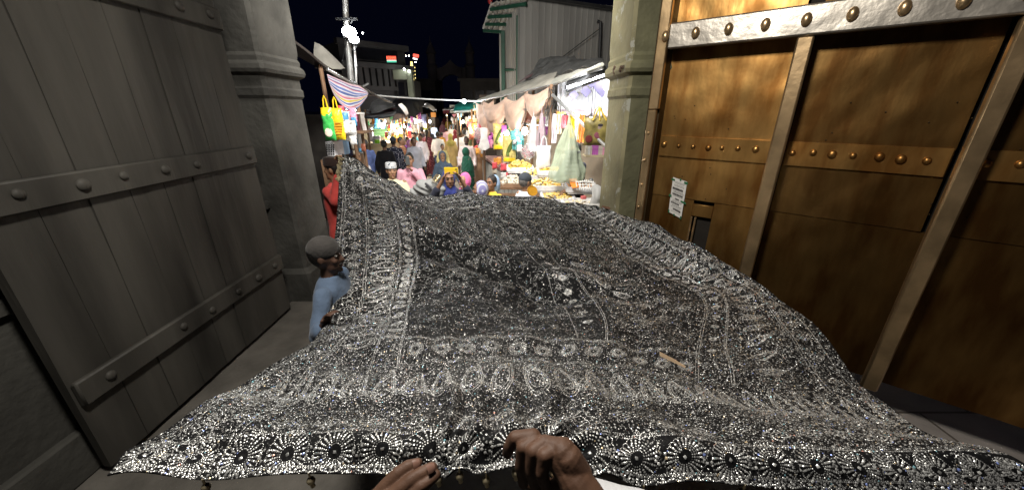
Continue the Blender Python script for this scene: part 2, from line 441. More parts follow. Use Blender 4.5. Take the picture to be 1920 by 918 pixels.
for (s0, s1) in ((.10, .99), (1.11, 1.99), (2.11, 2.9)):
    mb.slab(clad(s0, s1, zm0, zm1, REC+.022, s0*9, .005), .02)
band = mb.build('studded_band', m_brass, door)
for k in range(22):
    s_ = .145+.125*k
    if any(abs(s_-q) < .07 for q in (1.05, 2.05)): continue
    q = random.uniform(.7, 1.15); mb = MB(); mb.ell(WPT(s_+random.uniform(-.012, .012), (zm0+zm1)/2+.01+random.uniform(-.008, .008), REC+.022), (.027*q, .02, .03*q), 10, R=WR); mb.build('boss', m_brass, band)
for (px, py) in ((1204, 300), (1190, 345), (1196, 388), (1213, 250)):
    s_, z_ = WPX(px, py, .03); mb = MB(); mb.ell(WPT(max(.025, min(.05, s_)), z_, .026), (.014, .012, .018), 10, R=WR); mb.build('stud', m_brass2, door)
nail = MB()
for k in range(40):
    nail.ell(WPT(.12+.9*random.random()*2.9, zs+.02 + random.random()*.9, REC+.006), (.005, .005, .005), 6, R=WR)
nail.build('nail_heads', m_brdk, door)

# notice sheets taped on the door
m_paper = mat('white_paper', (.72, .70, .66), .85, 0, .05, 5, .15, 12)
m_ink = mat('printed_ink', (.045, .04, .04), .9); m_tape = mat('green_tape', (.03, .14, .06), .6)
pc = [WPX(1262, 332, REC+.02), WPX(1288, 341, REC+.02), WPX(1277, 410, REC+.02), WPX(1253, 397, REC+.02)]
def NB(a, b_, d=0.0):
    s_ = (1-a)*(1-b_)*pc[0][0] + a*(1-b_)*pc[1][0] + a*b_*pc[2][0] + (1-a)*b_*pc[3][0]
    z_ = (1-a)*(1-b_)*pc[0][1] + a*(1-b_)*pc[1][1] + a*b_*pc[2][1] + (1-a)*b_*pc[3][1]
    return list(WPT(s_, z_, REC+.014+d + .003*math.sin(a*5+b_*3)))
note = empty('notice_sheet', NB(.5, 1), 'white printed notice of two sheets held by green tape on the brass door', 'notice')
for (b0, b1) in ((0, .56), (.565, 1)):
    mb = MB(); mb.slab(np.array([[NB(a, b0+(b1-b0)*t) for t in np.linspace(0, 1, 6)] for a in np.linspace(0, 1, 5)]), .0012); mb.build('sheet', m_paper, note)
def strip(mb, a0, a1, b0, b1, d):
    mb.slab(np.array([[NB(a0+(a1-a0)*q, b0+(b1-b0)*t, d) for t in (0, 1)] for q in np.linspace(0, 1, 3)]), .0008)
for (a0, a1, b0, b1) in ((.08, .86, .25, .31), (.12, .9, .41, .455), (.35, .65, .53, .575), (.1, .72, .655, .70), (.3, .9, .82, .87)):
    mb = MB(); q = a0
    while q < a1 - .03:
        w_ = random.choice((.02, .03, .05)); strip(mb, q, q+w_, b0+random.random()*.004, b1, .0035); q += w_ + random.choice((.008, .012))
    mb.build('bar_strip', m_ink, note)
for bb in (.09, .12, .17, .20, .335, .36, .385, .475, .60, .63, .73, .75, .79, .91):
    mb = MB(); q = .12 + random.random()*.1
    while q < .86:
        w_ = .03 + .07*random.random(); strip(mb, q, min(.9, q+w_), bb, bb+.008, .0035); q += w_+.025
    mb.build('text_line', m_ink, note)
for (a, b__, da, db) in ((.03, .06, .13, .05), (.55, .0, .05, .07), (.95, .04, .13, .06), (-.02, .52, .1, .06), (.97, .55, .2, .05), (.03, .97, .04, .09), (.45, 1.0, .05, .06), (.95, .98, .05, .08)):
    mb = MB(); strip(mb, a-da, a+da, b__-db/2, b__+db/2, .006); mb.build('green_tape', m_tape, note)

# ================================================================== BUILDINGS BEHIND
m_sheet = mat('grey_roof_sheet', (.30, .29, .265), .5, .25, .18, 2, .2, 8, stretch=(1, 1, .2))
m_green = mat('green_painted_steel', (.012, .055, .032), .5, .1, .2, 8)
m_dkst = mat('dark_steel', (.03, .03, .03), .5, .4)
def ribbed(mb, A, B, z0, z1, pitch=.33, amp=.03, off=0):
    A, B = Vector(A), Vector(B); d = (B-A); L = d.length; d.normalize(); nn = Vector((d.y, -d.x, 0))
    ss = []; q = 0
    while q < L:
        ss += [(q, 0), (q+pitch*.80, 0), (q+pitch*.805, amp*2), (q+pitch*.93, amp*2), (q+pitch*.935, -amp*.6), (q+pitch*.995, -amp*.6)]; q += pitch
    G = np.array([[list(A+d*min(s, L)+nn*(h+off)+Vector((0, 0, z))) for z in (z0, z1)] for s, h in ss])
    mb.slab(G, .01); return mb
a = P(974, 60, 12); b_ = P(1150, 60, 13.4); e_ = P(936, 60, 14.2)
wb_ = empty('metal_shed', (a.x, a.y, 0), 'tall grey sheet metal building with green steel porch behind the right stalls', 'building')
mb = MB(); ribbed(mb, (a.x, a.y, 0), (b_.x+.8, b_.y+.1, 0), 0, 5.55, .21, .014); mb.build('sheet_wall', m_sheet, wb_, auto=20)
mb = MB(); ribbed(mb, (e_.x, e_.y, 0), (a.x-.02, a.y+.05, 0), 0, 5.4, .21, .014); mb.build('porch_wall', m_sheet, wb_, auto=20)
mb = MB(); mb.slab(np.array([[list(Vector((a.x-.1, a.y-.5, 5.50))), list(Vector((b_.x+1, b_.y-.4, 5.36)))], [list(Vector((a.x-.1, a.y+5, 6.4))), list(Vector((b_.x+1, b_.y+5, 6.3)))]]), -.08); mb.build('roof', m_dkst, wb_)
# porch roof: sheet seen from below, green purlins
so = [P(921, 6, 12.6), P(990, -8, 11.6), P(976, 60, 13.6), P(905, 55, 14.2)]
mb = MB(); G = []
for s in np.linspace(0, 1, 29):
    up = .03*((int(s*28)) % 4 == 0)
    G.append([list(so[0].lerp(so[1], s)+Vector((0, 0, up))), list(so[3].lerp(so[2], s)+Vector((0, 0, up)))])
mb.slab(np.array(G), .015); mb.build('porch_roof', m_sheet, wb_, auto=15)
for t in (.12, .4, .68, .95):
    A_, B_ = so[0].lerp(so[3], t), so[1].lerp(so[2], t); mb = MB(); c = (A_+B_)/2 - Vector((0, 0, .08)); d = (B_-A_)
    mb.box(c, (d.length*.98, .06, .09), Matrix.Rotation(math.atan2(d.y, d.x), 3, 'Z') @ Matrix.Rotation(-math.asin(d.z/d.length), 3, 'Y')); mb.build('purlin', m_green, wb_)
for (px, yw, t) in ((943, 13.2, 58), (972, 12.2, 30)):
    p = P(px, t, yw); mb = MB(); mb.box((p.x, p.y, p.z/2), (.13, .13, p.z), None, 0, .01); mb.build('porch_post', m_green, wb_)
q0, q1 = P(946, 131, 13.2), P(970, 131, 12.3); mb = MB(); mb.tube([q0, q1], .04, 6); mb.build('cross_rail', m_green, wb_)
p0 = P(919, 0, 12.7); mb = MB(); mb.ell(p0, (.07, .05, .12), 10); mb.build('red_lamp', mat('red_plastic', (.3, .02, .02), .4), wb_)
# black bracket with stay wire on the wall
pq = P(1126, 110, 12.6); mb = MB(); mb.tube([P(1124, 112, 12.7), P(1126, 60, 12.7), P(1126, 42, 12.7), P(1120, 40, 12.7)], .05, 8)
br_ = solo(mb, 'pole_bracket', m_dkst, 'black steel bracket pole standing against the sheet metal wall', 'bracket')
mb = MB(); mb.tube([P(1126, 53, 12.65), P(1055, 107, 12.3)], .012, 5); solo(mb, 'stay_wire', m_dkst, 'thin stay wire slanting down from the black bracket pole', 'wire')

def building(name, label, rects, mats, wins=None):
    pass
# old dark house with columns on the left
m_old = mat('dark_plaster', (.045, .043, .045), .9, 0, .35, .8, .3, 5)  # uneven dark plaster tone for the background houses
m_win = mat('dark_window', (.01, .01, .014), .25)
A_, B_ = P(640, 110, 24), P(762, 110, 27)
hs = empty('old_house', (A_.x, A_.y, 0), 'dark three storey house with arcaded upper floor behind the left stalls', 'building')
zt = P(700, 82, 25).z; z1 = P(700, 128, 25).z; z2 = P(700, 165, 25).z
Rh = Matrix.Rotation(math.atan2(B_.y-A_.y, B_.x-A_.x), 3, 'Z')
cH = (A_+B_)/2; LH = (B_-A_).length
def hb(mb, s, z, w, h, d, off): return mb.box(Vector((cH.x, cH.y, 0)) + Rh @ Vector((s, off, 0)) + Vector((0, 0, z)), (w, d, h), Rh)
mb = MB(); hb(mb, 0, zt/2, LH, zt, 3, 1.7); mb.build('wall', m_old, hs)
mb = MB(); hb(mb, 0, z1+.15, LH+.4, .3, .8, -.1); hb(mb, 0, z2, LH+.3, .25, .6, 0); hb(mb, 0, zt, LH+.3, .3, .5, .1); mb.build('cornice', m_old, hs)
for k in range(9):
    mb = MB(); hb(mb, -LH/2+.5+k*(LH-1)/8, (z1+z2)/2, .28, z1-z2, .28, -.15); mb.build('column', m_old, hs)
for k in range(8):
    s = -LH/2+.5+(k+.5)*(LH-1)/8; f_ = MB(); hb(f_, s, (z1+z2)/2-.1, (LH-1)/8-.45, (z1-z2)*.75, .05, .19); f_.build('window', m_win, hs)
for k in range(4):
    s = -LH/2+1+k*(LH-2)/3; f_ = MB(); hb(f_, s, (zt+z1)/2+.15, .9, (zt-z1)*.5, .05, .19); w_ = f_.build('window', m_win, hs)
    f_ = MB(); hb(f_, s, (zt+z1)/2+.15-(zt-z1)*.28, 1.1, .1, .2, .12); f_.build('sill', m_old, w_)
# pale rooftop room lit by a bulb, next to it a taller block
m_pale = mat('pale_green_wall', (.22, .235, .18), .85, 0, .2, 2, .2, 10)
A_, B_ = P(739, 140, 26), P(772, 140, 26); z0 = P(750, 190, 26).z; ztop = P(750, 131, 26).z; zm = P(750, 150, 26).z
pb = empty('pale_house', ((A_.x+B_.x)/2, 26, 0), 'pale plastered house front with white parapet beside the yellow light strip', 'building')
mb = MB(); mb.box(((A_.x+B_.x)/2, 27.2, ztop/2-.3), (B_.x-A_.x, 2, ztop-.6)); mb.build('wall', m_old, pb)
mb = MB(); mb.box(((A_.x+B_.x)/2-.1, 25.9, (ztop+zm)/2), ((B_.x-A_.x)*.85, .3, ztop-zm), None, 0, .03); mb.build('parapet', m_pale, pb)
mb = MB(); mb.box((B_.x-.12, 26.0, (ztop+z0)/2), (.35, .5, ztop-z0), None, 0, .03); mb.build('pier', m_pale, pb)
for k in range(2):
    mb = MB(); mb.box((A_.x+.35+k*.55, 26.15, zm-.55), (.38, .06, .8)); mb.build('window', m_win, pb)
lamp('POINT', P(758, 127, 25.3), 14, (.95, 1, .8), .08)
m_bulb = emis('bulb_glow', (1.0, .93, .80), 30); m_bulbw = emis('bulb_glow_cool', (.95, .98, 1.0), 30)
for (px, py, yw) in ((758, 130, 25.6), (767, 134, 25.7)):
    mb = MB(); mb.ell(P(px, py, yw), (.06, .06, .07), 8); solo(mb, 'roof_bulb', m_bulbw, 'small white bulb on the parapet of the pale house', 'bulb', 'parapet bulbs')
# lit sign boards
def emfont(txt, c, size, mt, parent, rx=math.pi/2, rz=0, ext=.02, squash=1.0):
    cu = bpy.data.curves.new('lettering', 'FONT'); cu.body = txt; cu.size = size; cu.extrude = ext; cu.align_x = 'CENTER'; cu.align_y = 'CENTER'
    t = bpy.data.objects.new('t', cu); COL.objects.link(t)
    me = bpy.data.meshes.new_from_object(t.evaluated_get(bpy.context.evaluated_depsgraph_get())); bpy.data.objects.remove(t)
    me.materials.clear(); me.materials.append(mt); o = bpy.data.objects.new('lettering', me); COL.objects.link(o)
    o.rotation_euler = (rx, 0, rz); o.scale = (squash, 1, 1); o.parent = parent; o.location = Vector(c) - parent.location
    return o
c = P(734, 111, 24.0); wS = (P(743, 111, 24) - P(725, 111, 24)).x; hS = P(734, 105, 24).z - P(734, 117.5, 24).z
sg = empty('lit_sign', c, 'small lit sign reading ROSHAN in red over white and green bands', 'sign')
mb = MB(); mb.box(c + Vector((0, .06, 0)), (wS, .10, hS), None, 0, .01); mb.build('sign_box', m_dkst, sg)
mb = MB(); mb.box(c + Vector((0, 0, -hS*.20)), (wS*.98, .03, hS*.16)); mb.build('white_band', emis('white_glow', (1, .85, .75), .9), sg)
mb = MB(); mb.box(c + Vector((0, 0, -hS*.39)), (wS*.98, .03, hS*.20)); mb.build('green_band', emis('green_glow', (.1, .75, .5), .8), sg)
mb = MB(); mb.box(c + Vector((0, 0, hS*.19)), (wS*.98, .02, hS*.58)); mb.build('red_band', emis('red_dim', (.35, .03, .02), .6), sg)
emfont('ROSHAN', c + Vector((0, -.02, hS*.18)), hS*.60, emis('red_glow', (1, .12, .06), 3), sg, squash=.62*wS/(hS*1.55))
c = P(780, 106, 30); sg = empty('lit_sign', c, 'small red and white lamp sign above the yellow light strip', 'sign')
mb = MB(); mb.box(c+Vector((0, 0, .05)), (.42, .1, .20), Matrix.Rotation(.15, 3, 'Y'), 0, .02); mb.build('red_face', emis('red_glow2', (1, .12, .08), 1.6), sg)
mb = MB(); mb.box(c+Vector((-.08, 0, -.16)), (.34, .1, .10), Matrix.Rotation(.2, 3, 'Y'), 0, .02); mb.build('white_face', emis('white_glow2', (1, .95, .95), 2), sg)
for (px, py) in ((761, 105), (767, 105), (779, 117)):
    mb = MB(); mb.ell(P(px, py, 30), (.035, .035, .035), 8); solo(mb, 'far_bulb', m_bulb, 'tiny far bulb beside the red lamp sign', 'bulb', 'tiny far bulbs')
c0, c1 = P(771.5, 116, 28), P(774.5, 170, 28)
st = empty('light_strip', c1, 'tall vertical strip of warm yellow lamps on the dark house', 'light strip')
m_ystrip = emis('yellow_strip_glow', (1, .80, .30), 2.2)
for k in range(9):
    mb = MB(); a_ = c0.lerp(c1, k/9); b_ = c0.lerp(c1, (k+.88)/9); mb.tube([a_, b_], .075 + .02*(k % 3), 6); mb.build('lamp_segment', m_ystrip, st)
mb = MB(); mb.tube([c0+Vector((.22, .1, -.2)), c1+Vector((.2, .1, 0))], .06, 6); mb.build('mount_pole', m_dkst, st)
for k in range(7):
    mb = MB(); mb.ell(c0.lerp(c1, .2+k*.12)+Vector((.22, -.02, 0)), (.03, .03, .04), 6); mb.build('small_bulb', m_ystrip, st)
# big arched gateway with turrets at the end
A_, B_ = P(813, 150, 60), P(883, 150, 60); zt = P(848, 128, 60).z; zp = P(848, 114, 60).z; za = P(848, 141, 60).z
gw = empty('arched_gateway', ((A_.x+B_.x)/2, 60, 0), 'large dim arched gateway with two turrets at the far end of the street', 'gateway')
m_gw = mat('dim_stone', (.17, .15, .15), .9, 0, .3, .4, .3, 3)
cx = (A_.x+B_.x)/2; hw = (B_.x-A_.x)/2; mb = MB(); ar = hw*.58
out = []
for k in range(25):
    an = math.pi*k/24; out.append((cx+ar*math.cos(an), za-ar*.9+ar*.9*math.sin(an)))
for dy in (0,):
    G = np.array([[[x, 60, z], [x if abs(x-cx) < hw*.9 else x, 60, zt if abs(x-cx) > hw*.5 else zt+(zp-zt)*(1-abs(x-cx)/(hw*.5))**1.5]] for x, z in out]); mb.slab(G, 1.2)
mb.box((cx-hw*.8, 60, zt/2), (hw*.44, 1.2, zt)); mb.box((cx+hw*.8, 60, zt/2), (hw*.44, 1.2, zt)); mb.build('arch_wall', m_gw, gw)
for sd in (-1, 1):
    mb = MB(); mb.lathe((cx+sd*hw, 59.4, 0), [(.7, 0), (.7, zt), (.9, zt+.2), (.6, zt+.5), (.6, zp+.8), (.8, zp+.9), (.5, zp+1.6), (.08, zp+2.4), (.02, zp+3.2)], 12); mb.build('turret', m_gw, gw)
for (px0, px1, pt, yw, lb) in ((862, 935, 150, 38, 'low dark house to the right of the arched gateway'), (780, 815, 150, 50, 'low dark house to the left of the arched gateway')):
    a_, b_ = P(px0, pt, yw), P(px1, pt, yw); h = empty('dark_house', ((a_.x+b_.x)/2, yw, 0), lb, 'building')
    mb = MB(); mb.box(((a_.x+b_.x)/2, yw+2, a_.z/2), (b_.x-a_.x, 4, a_.z)); mb.box(((a_.x+b_.x)/2, yw+1.9, a_.z), (b_.x-a_.x+.4, 4.3, .25)); mb.build('wall', m_old, h)
    for k in range(3):
        mb = MB(); mb.box((a_.x+(b_.x-a_.x)*(.2+.3*k), yw-.02, a_.z*.7), (.9, .1, 1.2)); mb.build('window', m_win, h)

# ------------------------------------------------------------------ street lamp on its pole
m_pole = mat('galvanised_pole', (.38, .37, .35), .5, .5, .2, 6)
m_led = emis('led_glow', (.93, .97, 1.0), 260)
sl = empty('street_lamp', (P(650, 60, 9.6).x, 9.6, 0), 'tall steel pole carrying two glaring white floodlights above the left stalls', 'street lamp')
mb = MB(); top = P(645, -40, 9.6); mb.tube([(P(660, 170, 9.6).x, 9.6, 0), P(658, 150, 9.6), P(650, 60, 9.6), top], .085, 10, r2=.06); mb.build('pole', m_pole, sl)
mb = MB(); mb.tube([P(668, 160, 9.5), P(667, 120, 9.5), P(664, 84, 9.5), P(662, 78, 9.5)], .03, 8); mb.build('conduit', m_pole, sl)
mb = MB(); mb.tube([P(660, 92, 9.4), P(664, 96, 9.4), P(668, 88, 9.4), P(670, 80, 9.4), P(664, 84, 9.4), P(660, 76, 9.4)], .018, 6); mb.tube([P(651, 70, 9.5), P(645, 100, 9.5), P(640, 125, 9.5)], .01, 5); mb.build('cable', m_dkst, sl)
for (px, py, s) in ((655, 60, 1.0), (664, 74, .7)):
    c = P(px, py, 9.3); R = Matrix.Rotation(.5, 3, 'Z') @ Matrix.Rotation(-.35, 3, 'X')
    mb = MB(); mb.box(c + R @ Vector((0, .05, 0)), (.30*s, .08, .22*s), R, 0, .01); hd = mb.build('floodlight', m_dkst, sl)
    mb = MB(); mb.ell(c + R @ Vector((0, .0, 0)), (.155*s, .06, .125*s), 16, R=R); mb.build('lens', m_led, hd)
mb = MB(); mb.box(P(650, 36, 9.5), (.5, .05, .05)); mb.tube([P(655, 38, 9.4), P(658, 44, 9.4), P(662, 36, 9.4), P(658, 32, 9.4)], .015, 6); mb.build('bracket', m_dkst, sl)
lamp('SPOT', P(655, 60, 9.1), 900, (.92, .97, 1), .12, aim=(-1.2, 13.0, 0.2), spot=85, blend=.8)
lamp('POINT', P(664, 74, 9.0), 9, (.92, .97, 1), .10)
mb = MB(); mb.ell(P(680, 62.5, 26), (.05, .05, .05), 8); solo(mb, 'far_bulb', m_bulbw, 'lone tiny white bulb in the night sky right of the floodlights', 'bulb')
# wire across the street
mb = MB(); mb.tube([P(690, 178, 8.0), P(740, 182, 8.6), P(800, 186, 9.3), P(860, 188.5, 9.6), P(905, 190, 9.6)], .016, 6)
solo(mb, 'overhead_wire', mat('pale_wire', (.55, .55, .53), .6), 'pale cable strung across the street between the stall roofs', 'wire')
c = P(870, 190, 9.5); mb = MB(); mb.ell(c, (.05, .05, .05), 10); solo(mb, 'wire_bulb', m_bulbw, 'bright white bulb hanging from the cable above the green tarpaulin', 'bulb')
lamp('POINT', c+Vector((0, -.15, -.1)), 40, (.95, .98, 1), .05)

# ================================================================== STALLS
PAL = [(.70, .10, .12), (.72, .30, .42), (.70, .55, .08), (.08, .28, .48), (.65, .64, .62), (.10, .35, .15), (.45, .12, .40), (.68, .30, .06), (.05, .06, .14), (.55, .50, .40), (.12, .42, .42), (.30, .10, .06)]
PALN = ['red', 'pink', 'yellow', 'blue', 'white', 'green', 'purple', 'orange', 'navy', 'beige', 'teal', 'brown']
_pm = {}
def glossy(c):
    if c not in _pm: _pm[c] = mat('glossy_wrapper', c, .3, 0, .3, 14, .4, 30, .5)
    return _pm[c]
def pillow_mesh(mb, c, w, h, t, R=None, mi=0, nu=9, nv=11, seed=0.0, taper=.0):
    for sd in (-1, 1):
        G = []
        for i in range(nu):
            row = []
            for j in range(nv):
                x = -1+2*i/(nu-1); z = -1+2*j/(nv-1)
                d = (max(0, 1-x**4)*max(0, 1-z**6))**.7
                xx = x*w/2*(1-taper*(z+1)/2)
                row.append([xx + .02*w*math.sin(z*7+seed), sd*(t/2*d + .04*t*math.sin(x*5+z*6+seed)*d), z*h/2])
            G.append(row)
        G = np.array(G)
        if R is not None: G = G @ np.array(R.to_3x3()).T
        mb.grid(G + np.array(c), mi, sd > 0)
    return mb
def rz(a): return Matrix.Rotation(a, 3, 'Z')
def pillow(px, py, yw, wpx, hpx, t, m_, name, label, cat, group=None, a=0.0, taper=0.0, seed=None):
    c = P(px, py, yw); k = yw*.95/F
    mb = MB(); pillow_mesh(mb, (0, 0, 0), wpx*k, hpx*k, t, rz(a), 0, seed=random.random()*9 if seed is None else seed, taper=taper)
    o = mb.build(name, m_, None, True); o.location = c
    return tag(o, label, cat, group)
def bulb(px, py, yw, pw, col=(1, .9, .72), r=.045, cool=False, label='bare glowing bulb hanging among the goods', group='bulbs in the stalls', soft=.07):
    c = P(px, py, yw); b = empty('light_bulb', c, label, 'bulb', group)
    mb = MB(); mb.lathe(c, [(.002, -r*1.2), (r*.6, -r*1.0), (r, -r*.2), (r*.8, r*.6), (r*.4, r*1.2)], 12); mb.build('globe', m_bulbw if cool else m_bulb, b)
    mb = MB(); mb.tube([c+Vector((0, 0, r*1.2)), c+Vector((0, 0, r*2.4))], r*.42, 8); mb.tube([c+Vector((0, 0, r*2.4)), c+Vector((0, 0, r*2.4+.35))], .006, 5); mb.build('socket', m_dkst, b)
    lamp('POINT', c + Vector((0, -.12, -.06)), pw*(.20 if yw < 9 else .75 if yw < 14 else 1.8), col, soft)
m_wood = mat('stall_timber', (.20, .12, .07), .7, 0, .3, 6, .4, 30, stretch=(1, 1, .2))
m_pipe = mat('steel_pipe', (.45, .45, .44), .35, .8, .15, 10)
m_cream = mat('cream_board', (.62, .53, .33), .6, 0, .12, 3)
def post(px, yw, pt, r=.03, m_=m_wood):
    p = P(px, pt, yw); mb = MB(); mb.tube([(p.x, yw, 0), (p.x, yw, p.z)], r, 8); return mb
def stall(label, posts, extra):
    px, yw, pt = posts[0]; p = P(px, pt, yw); root = empty('market_stall', (p.x, yw, 0), label, 'stall', 'market stalls lining the street')
    for q in posts: post(*q).build('post', m_wood, root)
    for nm, mb, m_ in extra: mb.build(nm, m_, root)
    return root
def bx(px0, px1, py0, py1, yw, d, bev=.005):
    a, b = P(px0, py0, yw), P(px1, py1, yw); mb = MB()
    mb.box(((a.x+b.x)/2, yw+d/2, (a.z+b.z)/2), (abs(b.x-a.x), d, abs(a.z-b.z)), None, 0, bev); return mb
def sheetthing(rows, name, m_, label, cat, nu=14, nv=28, wr=.02, wf=7, th=.006, group=None, seed=None):
    mb = MB(); mb.slab(surf(rows, nu, nv, wr, wf, random.random()*20 if seed is None else seed), th)
    return solo(mb, name, m_, label, cat, group, auto=60)

# ---------- left, first stall
def ground_box(px0, px1, pyt, yw, d):
    a, b = P(px0, pyt, yw), P(px1, pyt, yw); mb = MB(); mb.box(((a.x+b.x)/2, yw+d/2, a.z/2), (abs(b.x-a.x), d, a.z), None, 0, .01); return mb
m_tin = mat('rusty_tin', (.07, .06, .055), .6, .4, .4, 5, .4, 14)
mbr = MB(); mbr.slab(surf([[(540, 72, 5.4), (611, 126, 6.0), (665, 158, 7.0), (722, 190, 8.4)], [(540, 96, 8.0), (620, 140, 8.6), (680, 168, 9.6), (735, 194, 10.4)]], 8, 24, .015, 5, 3), .03)
mbb = MB(); a_ = P(611, 250, 8.2); mbb.box((a_.x-1.0, 8.4, 1.2), (2.2, .08, 2.4))
sh_ = bx(640, 682, 246, 251, 6.6, .5)
stall('first stall on the left under a dark tin roof, crammed with snack packets and bags', [(667, 6.9, 165), (648, 6.2, 150), (600, 6.0, 120)], [('roof', mbr, m_tin), ('back_wall', mbb, mat('dark_board', (.05, .045, .04))), ('shelf', sh_, m_wood), ('counter', ground_box(600, 640, 300, 6.4, 1.0), m_wood)])
sheetthing([[(590, 78, 6.6), (611, 92, 6.6), (646, 128, 6.8)], [(590, 128, 6.4), (611, 126, 6.4), (640, 130, 6.6)]], 'tarpaulin', fabric((.26, .25, .22)), 'grey canvas sheet under the roof edge at the far left', 'tarpaulin', 8, 10)
mb = MB(); mb.tube([P(668, 168, 7.2), P(690, 157, 7.6)], .02, 6); mb.tube([P(613, 130, 5.8), P(688, 172, 6.6)], .02, 6)
solo(mb, 'roof_rail', m_pipe, 'bent pipe rail under the tin roof carrying the striped cloth', 'rail')
# striped cloth
G = surf([[(612, 139, 5.6), (632, 148, 5.8), (655, 156, 6.0), (675, 163, 6.2), (689, 174, 6.3)],
          [(616, 152, 5.55), (636, 164, 5.7), (655, 172, 5.9), (674, 176, 6.1), (689, 176, 6.3)],
          [(622, 168, 5.5), (638, 184, 5.65), (655, 192, 5.8), (674, 188, 6.05), (688, 178, 6.28)],
          [(628, 180, 5.5), (640, 196, 5.6), (655, 207, 5.75), (673, 203, 6.0), (687, 181, 6.26)]], 60, 30, .012, 8, 2)
mb = MB(); mb.slab(G, .005)
cols = [(.46, .32, .36), (.07, .10, .24), (.46, .44, .48), (.40, .10, .12), (.42, .40, .46), (.10, .14, .32), (.50, .48, .50), (.45, .36, .06), (.45, .28, .33), (.09, .12, .28)]
na, nb_ = G.shape[:2]; pat = [0, 0, 1, 2, 2, 1, 3, 2, 2, 5, 5, 2, 1, 1, 6, 8, 3, 2, 7, 7, 2, 1, 5, 6, 2, 3, 8, 2, 1, 9, 2, 6, 3, 3, 2, 5, 1, 6, 2, 8, 2, 1, 5, 2, 3]
for k, f in enumerate(mb.f):
    i = (k // (nb_-1)) % (na-1) if k < 2*(na-1)*(nb_-1) else 0; mb.mi[k] = pat[(i//2) % len(pat)]
solo(mb, 'striped_cloth', [fabric(c) for c in cols], 'blue white and pink striped cloth sagging from the left stall roof', 'cloth')
# bags and packets
m_yel = glossy((.80, .55, .02)); m_grn = glossy((.05, .40, .08))
def shopbag(px, py, yw, wpx, hpx, mA, mB_, label, split=.55, a=0, motif=None):
    c = P(px, py, yw); k = yw*.95/F; w, h = wpx*k, hpx*k; root = empty('shopping_bag', c, label, 'bag', None)
    mb = MB(); pillow_mesh(mb, c, w, h, .10, rz(a), seed=px); mb.build('bag', mA, root)
    if mB_ is not None:
        mb = MB(); pillow_mesh(mb, c+Vector((0, -.002, -h*split/2)), w*1.01, h*(1-split), .108, rz(a), seed=px); mb.build('printed_panel', mB_, root)
    mb = MB()
    t = c + Vector((0, 0, h/2)); mb.tube([t+Vector((-w*.2, 0, -.02)), t+Vector((-w*.12, 0, .10)), t+Vector((0, 0, .14)), t+Vector((w*.12, 0, .10)), t+Vector((w*.2, 0, -.02))], .008, 6); mb.build('handle', mA, root)
    return root, c, w, h
bg_, c, w, h = shopbag(616, 233, 4.9, 20, 58, m_yel, m_grn, 'yellow and green printed shopping bag hanging at the far left edge', .1)
mb = MB(); mb.ell(c+Vector((.01, -.056, -.1)), (.05, .003, .055), 16); mb.build('printed_roundel', fabric((.7, .6, .5)), bg_)
bg_, c, w, h = shopbag(634, 233, 5.1, 20, 56, m_yel, None, 'plain bright yellow shopping bag with orange print beside the green one', a=.2)
for q in range(5):
    mb = MB(); mb.box(c+Vector((.0+.01*q, -.058, -.12+.035*q)), (.10, .006, .016), rz(.2)); mb.build('orange_print', fabric((.75, .30, .03)), bg_)
GP = 'snack packets strung up in the first left stall'
def packets(n, x0, x1, y0, y1, w0, w1, yws, cols, where, group, tmax=.05, hf=1.5):
    for k in range(n):
        ci = random.choice(cols); wp = random.uniform(w0, w1)
        pillow(random.uniform(x0, x1), random.uniform(y0, y1), random.uniform(*yws), wp, wp*random.uniform(1.0, hf), random.uniform(.02, tmax), glossy(PAL[ci]), 'packet', PALN[ci]+' packet '+where, 'packet', group, a=random.uniform(-.6, .6))
packets(34, 632, 664, 204, 256, 8, 12, (5.3, 6.0), [0, 1, 1, 3, 4, 4], 'strung up among the snacks in the first left stall', GP)
m_clear = mat('clear_plastic', (.75, .75, .74), .25, 0, .2, 20, .6, 25, .6, alpha=.72)
for k in range(12):
    pillow(random.uniform(642, 664), random.uniform(232, 263), random.uniform(5.1, 5.4), 12, 16, .05, m_clear, 'plastic_packet', 'crinkled clear plastic packet of white sweets at the left stall', 'packet', 'clear packets at the left stall', a=random.uniform(-.5, .5))
for k, (px, c, w) in enumerate(((652, (.08, .12, .14), 5), (657, (.45, .5, .5), 4), (661, (.02, .025, .06), 6), (666, (.012, .015, .03), 6), (671, (.18, .05, .08), 5), (675, (.05, .04, .05), 5), (679, (.75, .72, .70), 7))):
    yw = 6.9; t, b2 = P(px, 214, yw), P(px, 247, yw)
    G = np.array([[[t.x + (i/8-.5)*w*yw/F + .0*j, yw + .04*math.sin(i*1.6+k), t.z + (b2.z-t.z)*j/10] for j in range(11)] for i in range(9)])
    mb = MB(); mb.slab(G + wob(G, 9, k)[..., None]*.008, .006); solo(mb, 'hanging_garment', fabric(c), ['grey green', 'pale grey', 'navy', 'black', 'wine red', 'charcoal', 'white'][k]+' folded garment hanging on the rail in the first left stall', 'garment', 'garments on the left rail')
mb = bx(660, 682, 211, 214, 6.85, .06); solo(mb, 'hanger_rail', mat('white_rail', (.7, .7, .68), .4), 'white rail above the folded garments in the first left stall', 'rail')
bxr = empty('carton', P(621, 300, 5.2), 'pale grey carton with black dots on its front below the yellow bags', 'box')
bx(609, 632, 266, 310, 5.2, .3).build('carton_body', mat('pale_grey_card', (.5, .5, .52), .7), bxr)
for i in range(4):
    for j in range(5):
        mb = MB(); mb.ell(P(613+4.2*i, 272+4.2*j, 5.195), (.011, .006, .011), 8); mb.build('dot', m_black, bxr)
solo(bx(630, 641, 262, 292, 5.4, .3), 'carton', mat('sky_blue_card', (.20, .38, .60), .6), 'sky blue carton beside the dotted carton', 'box')
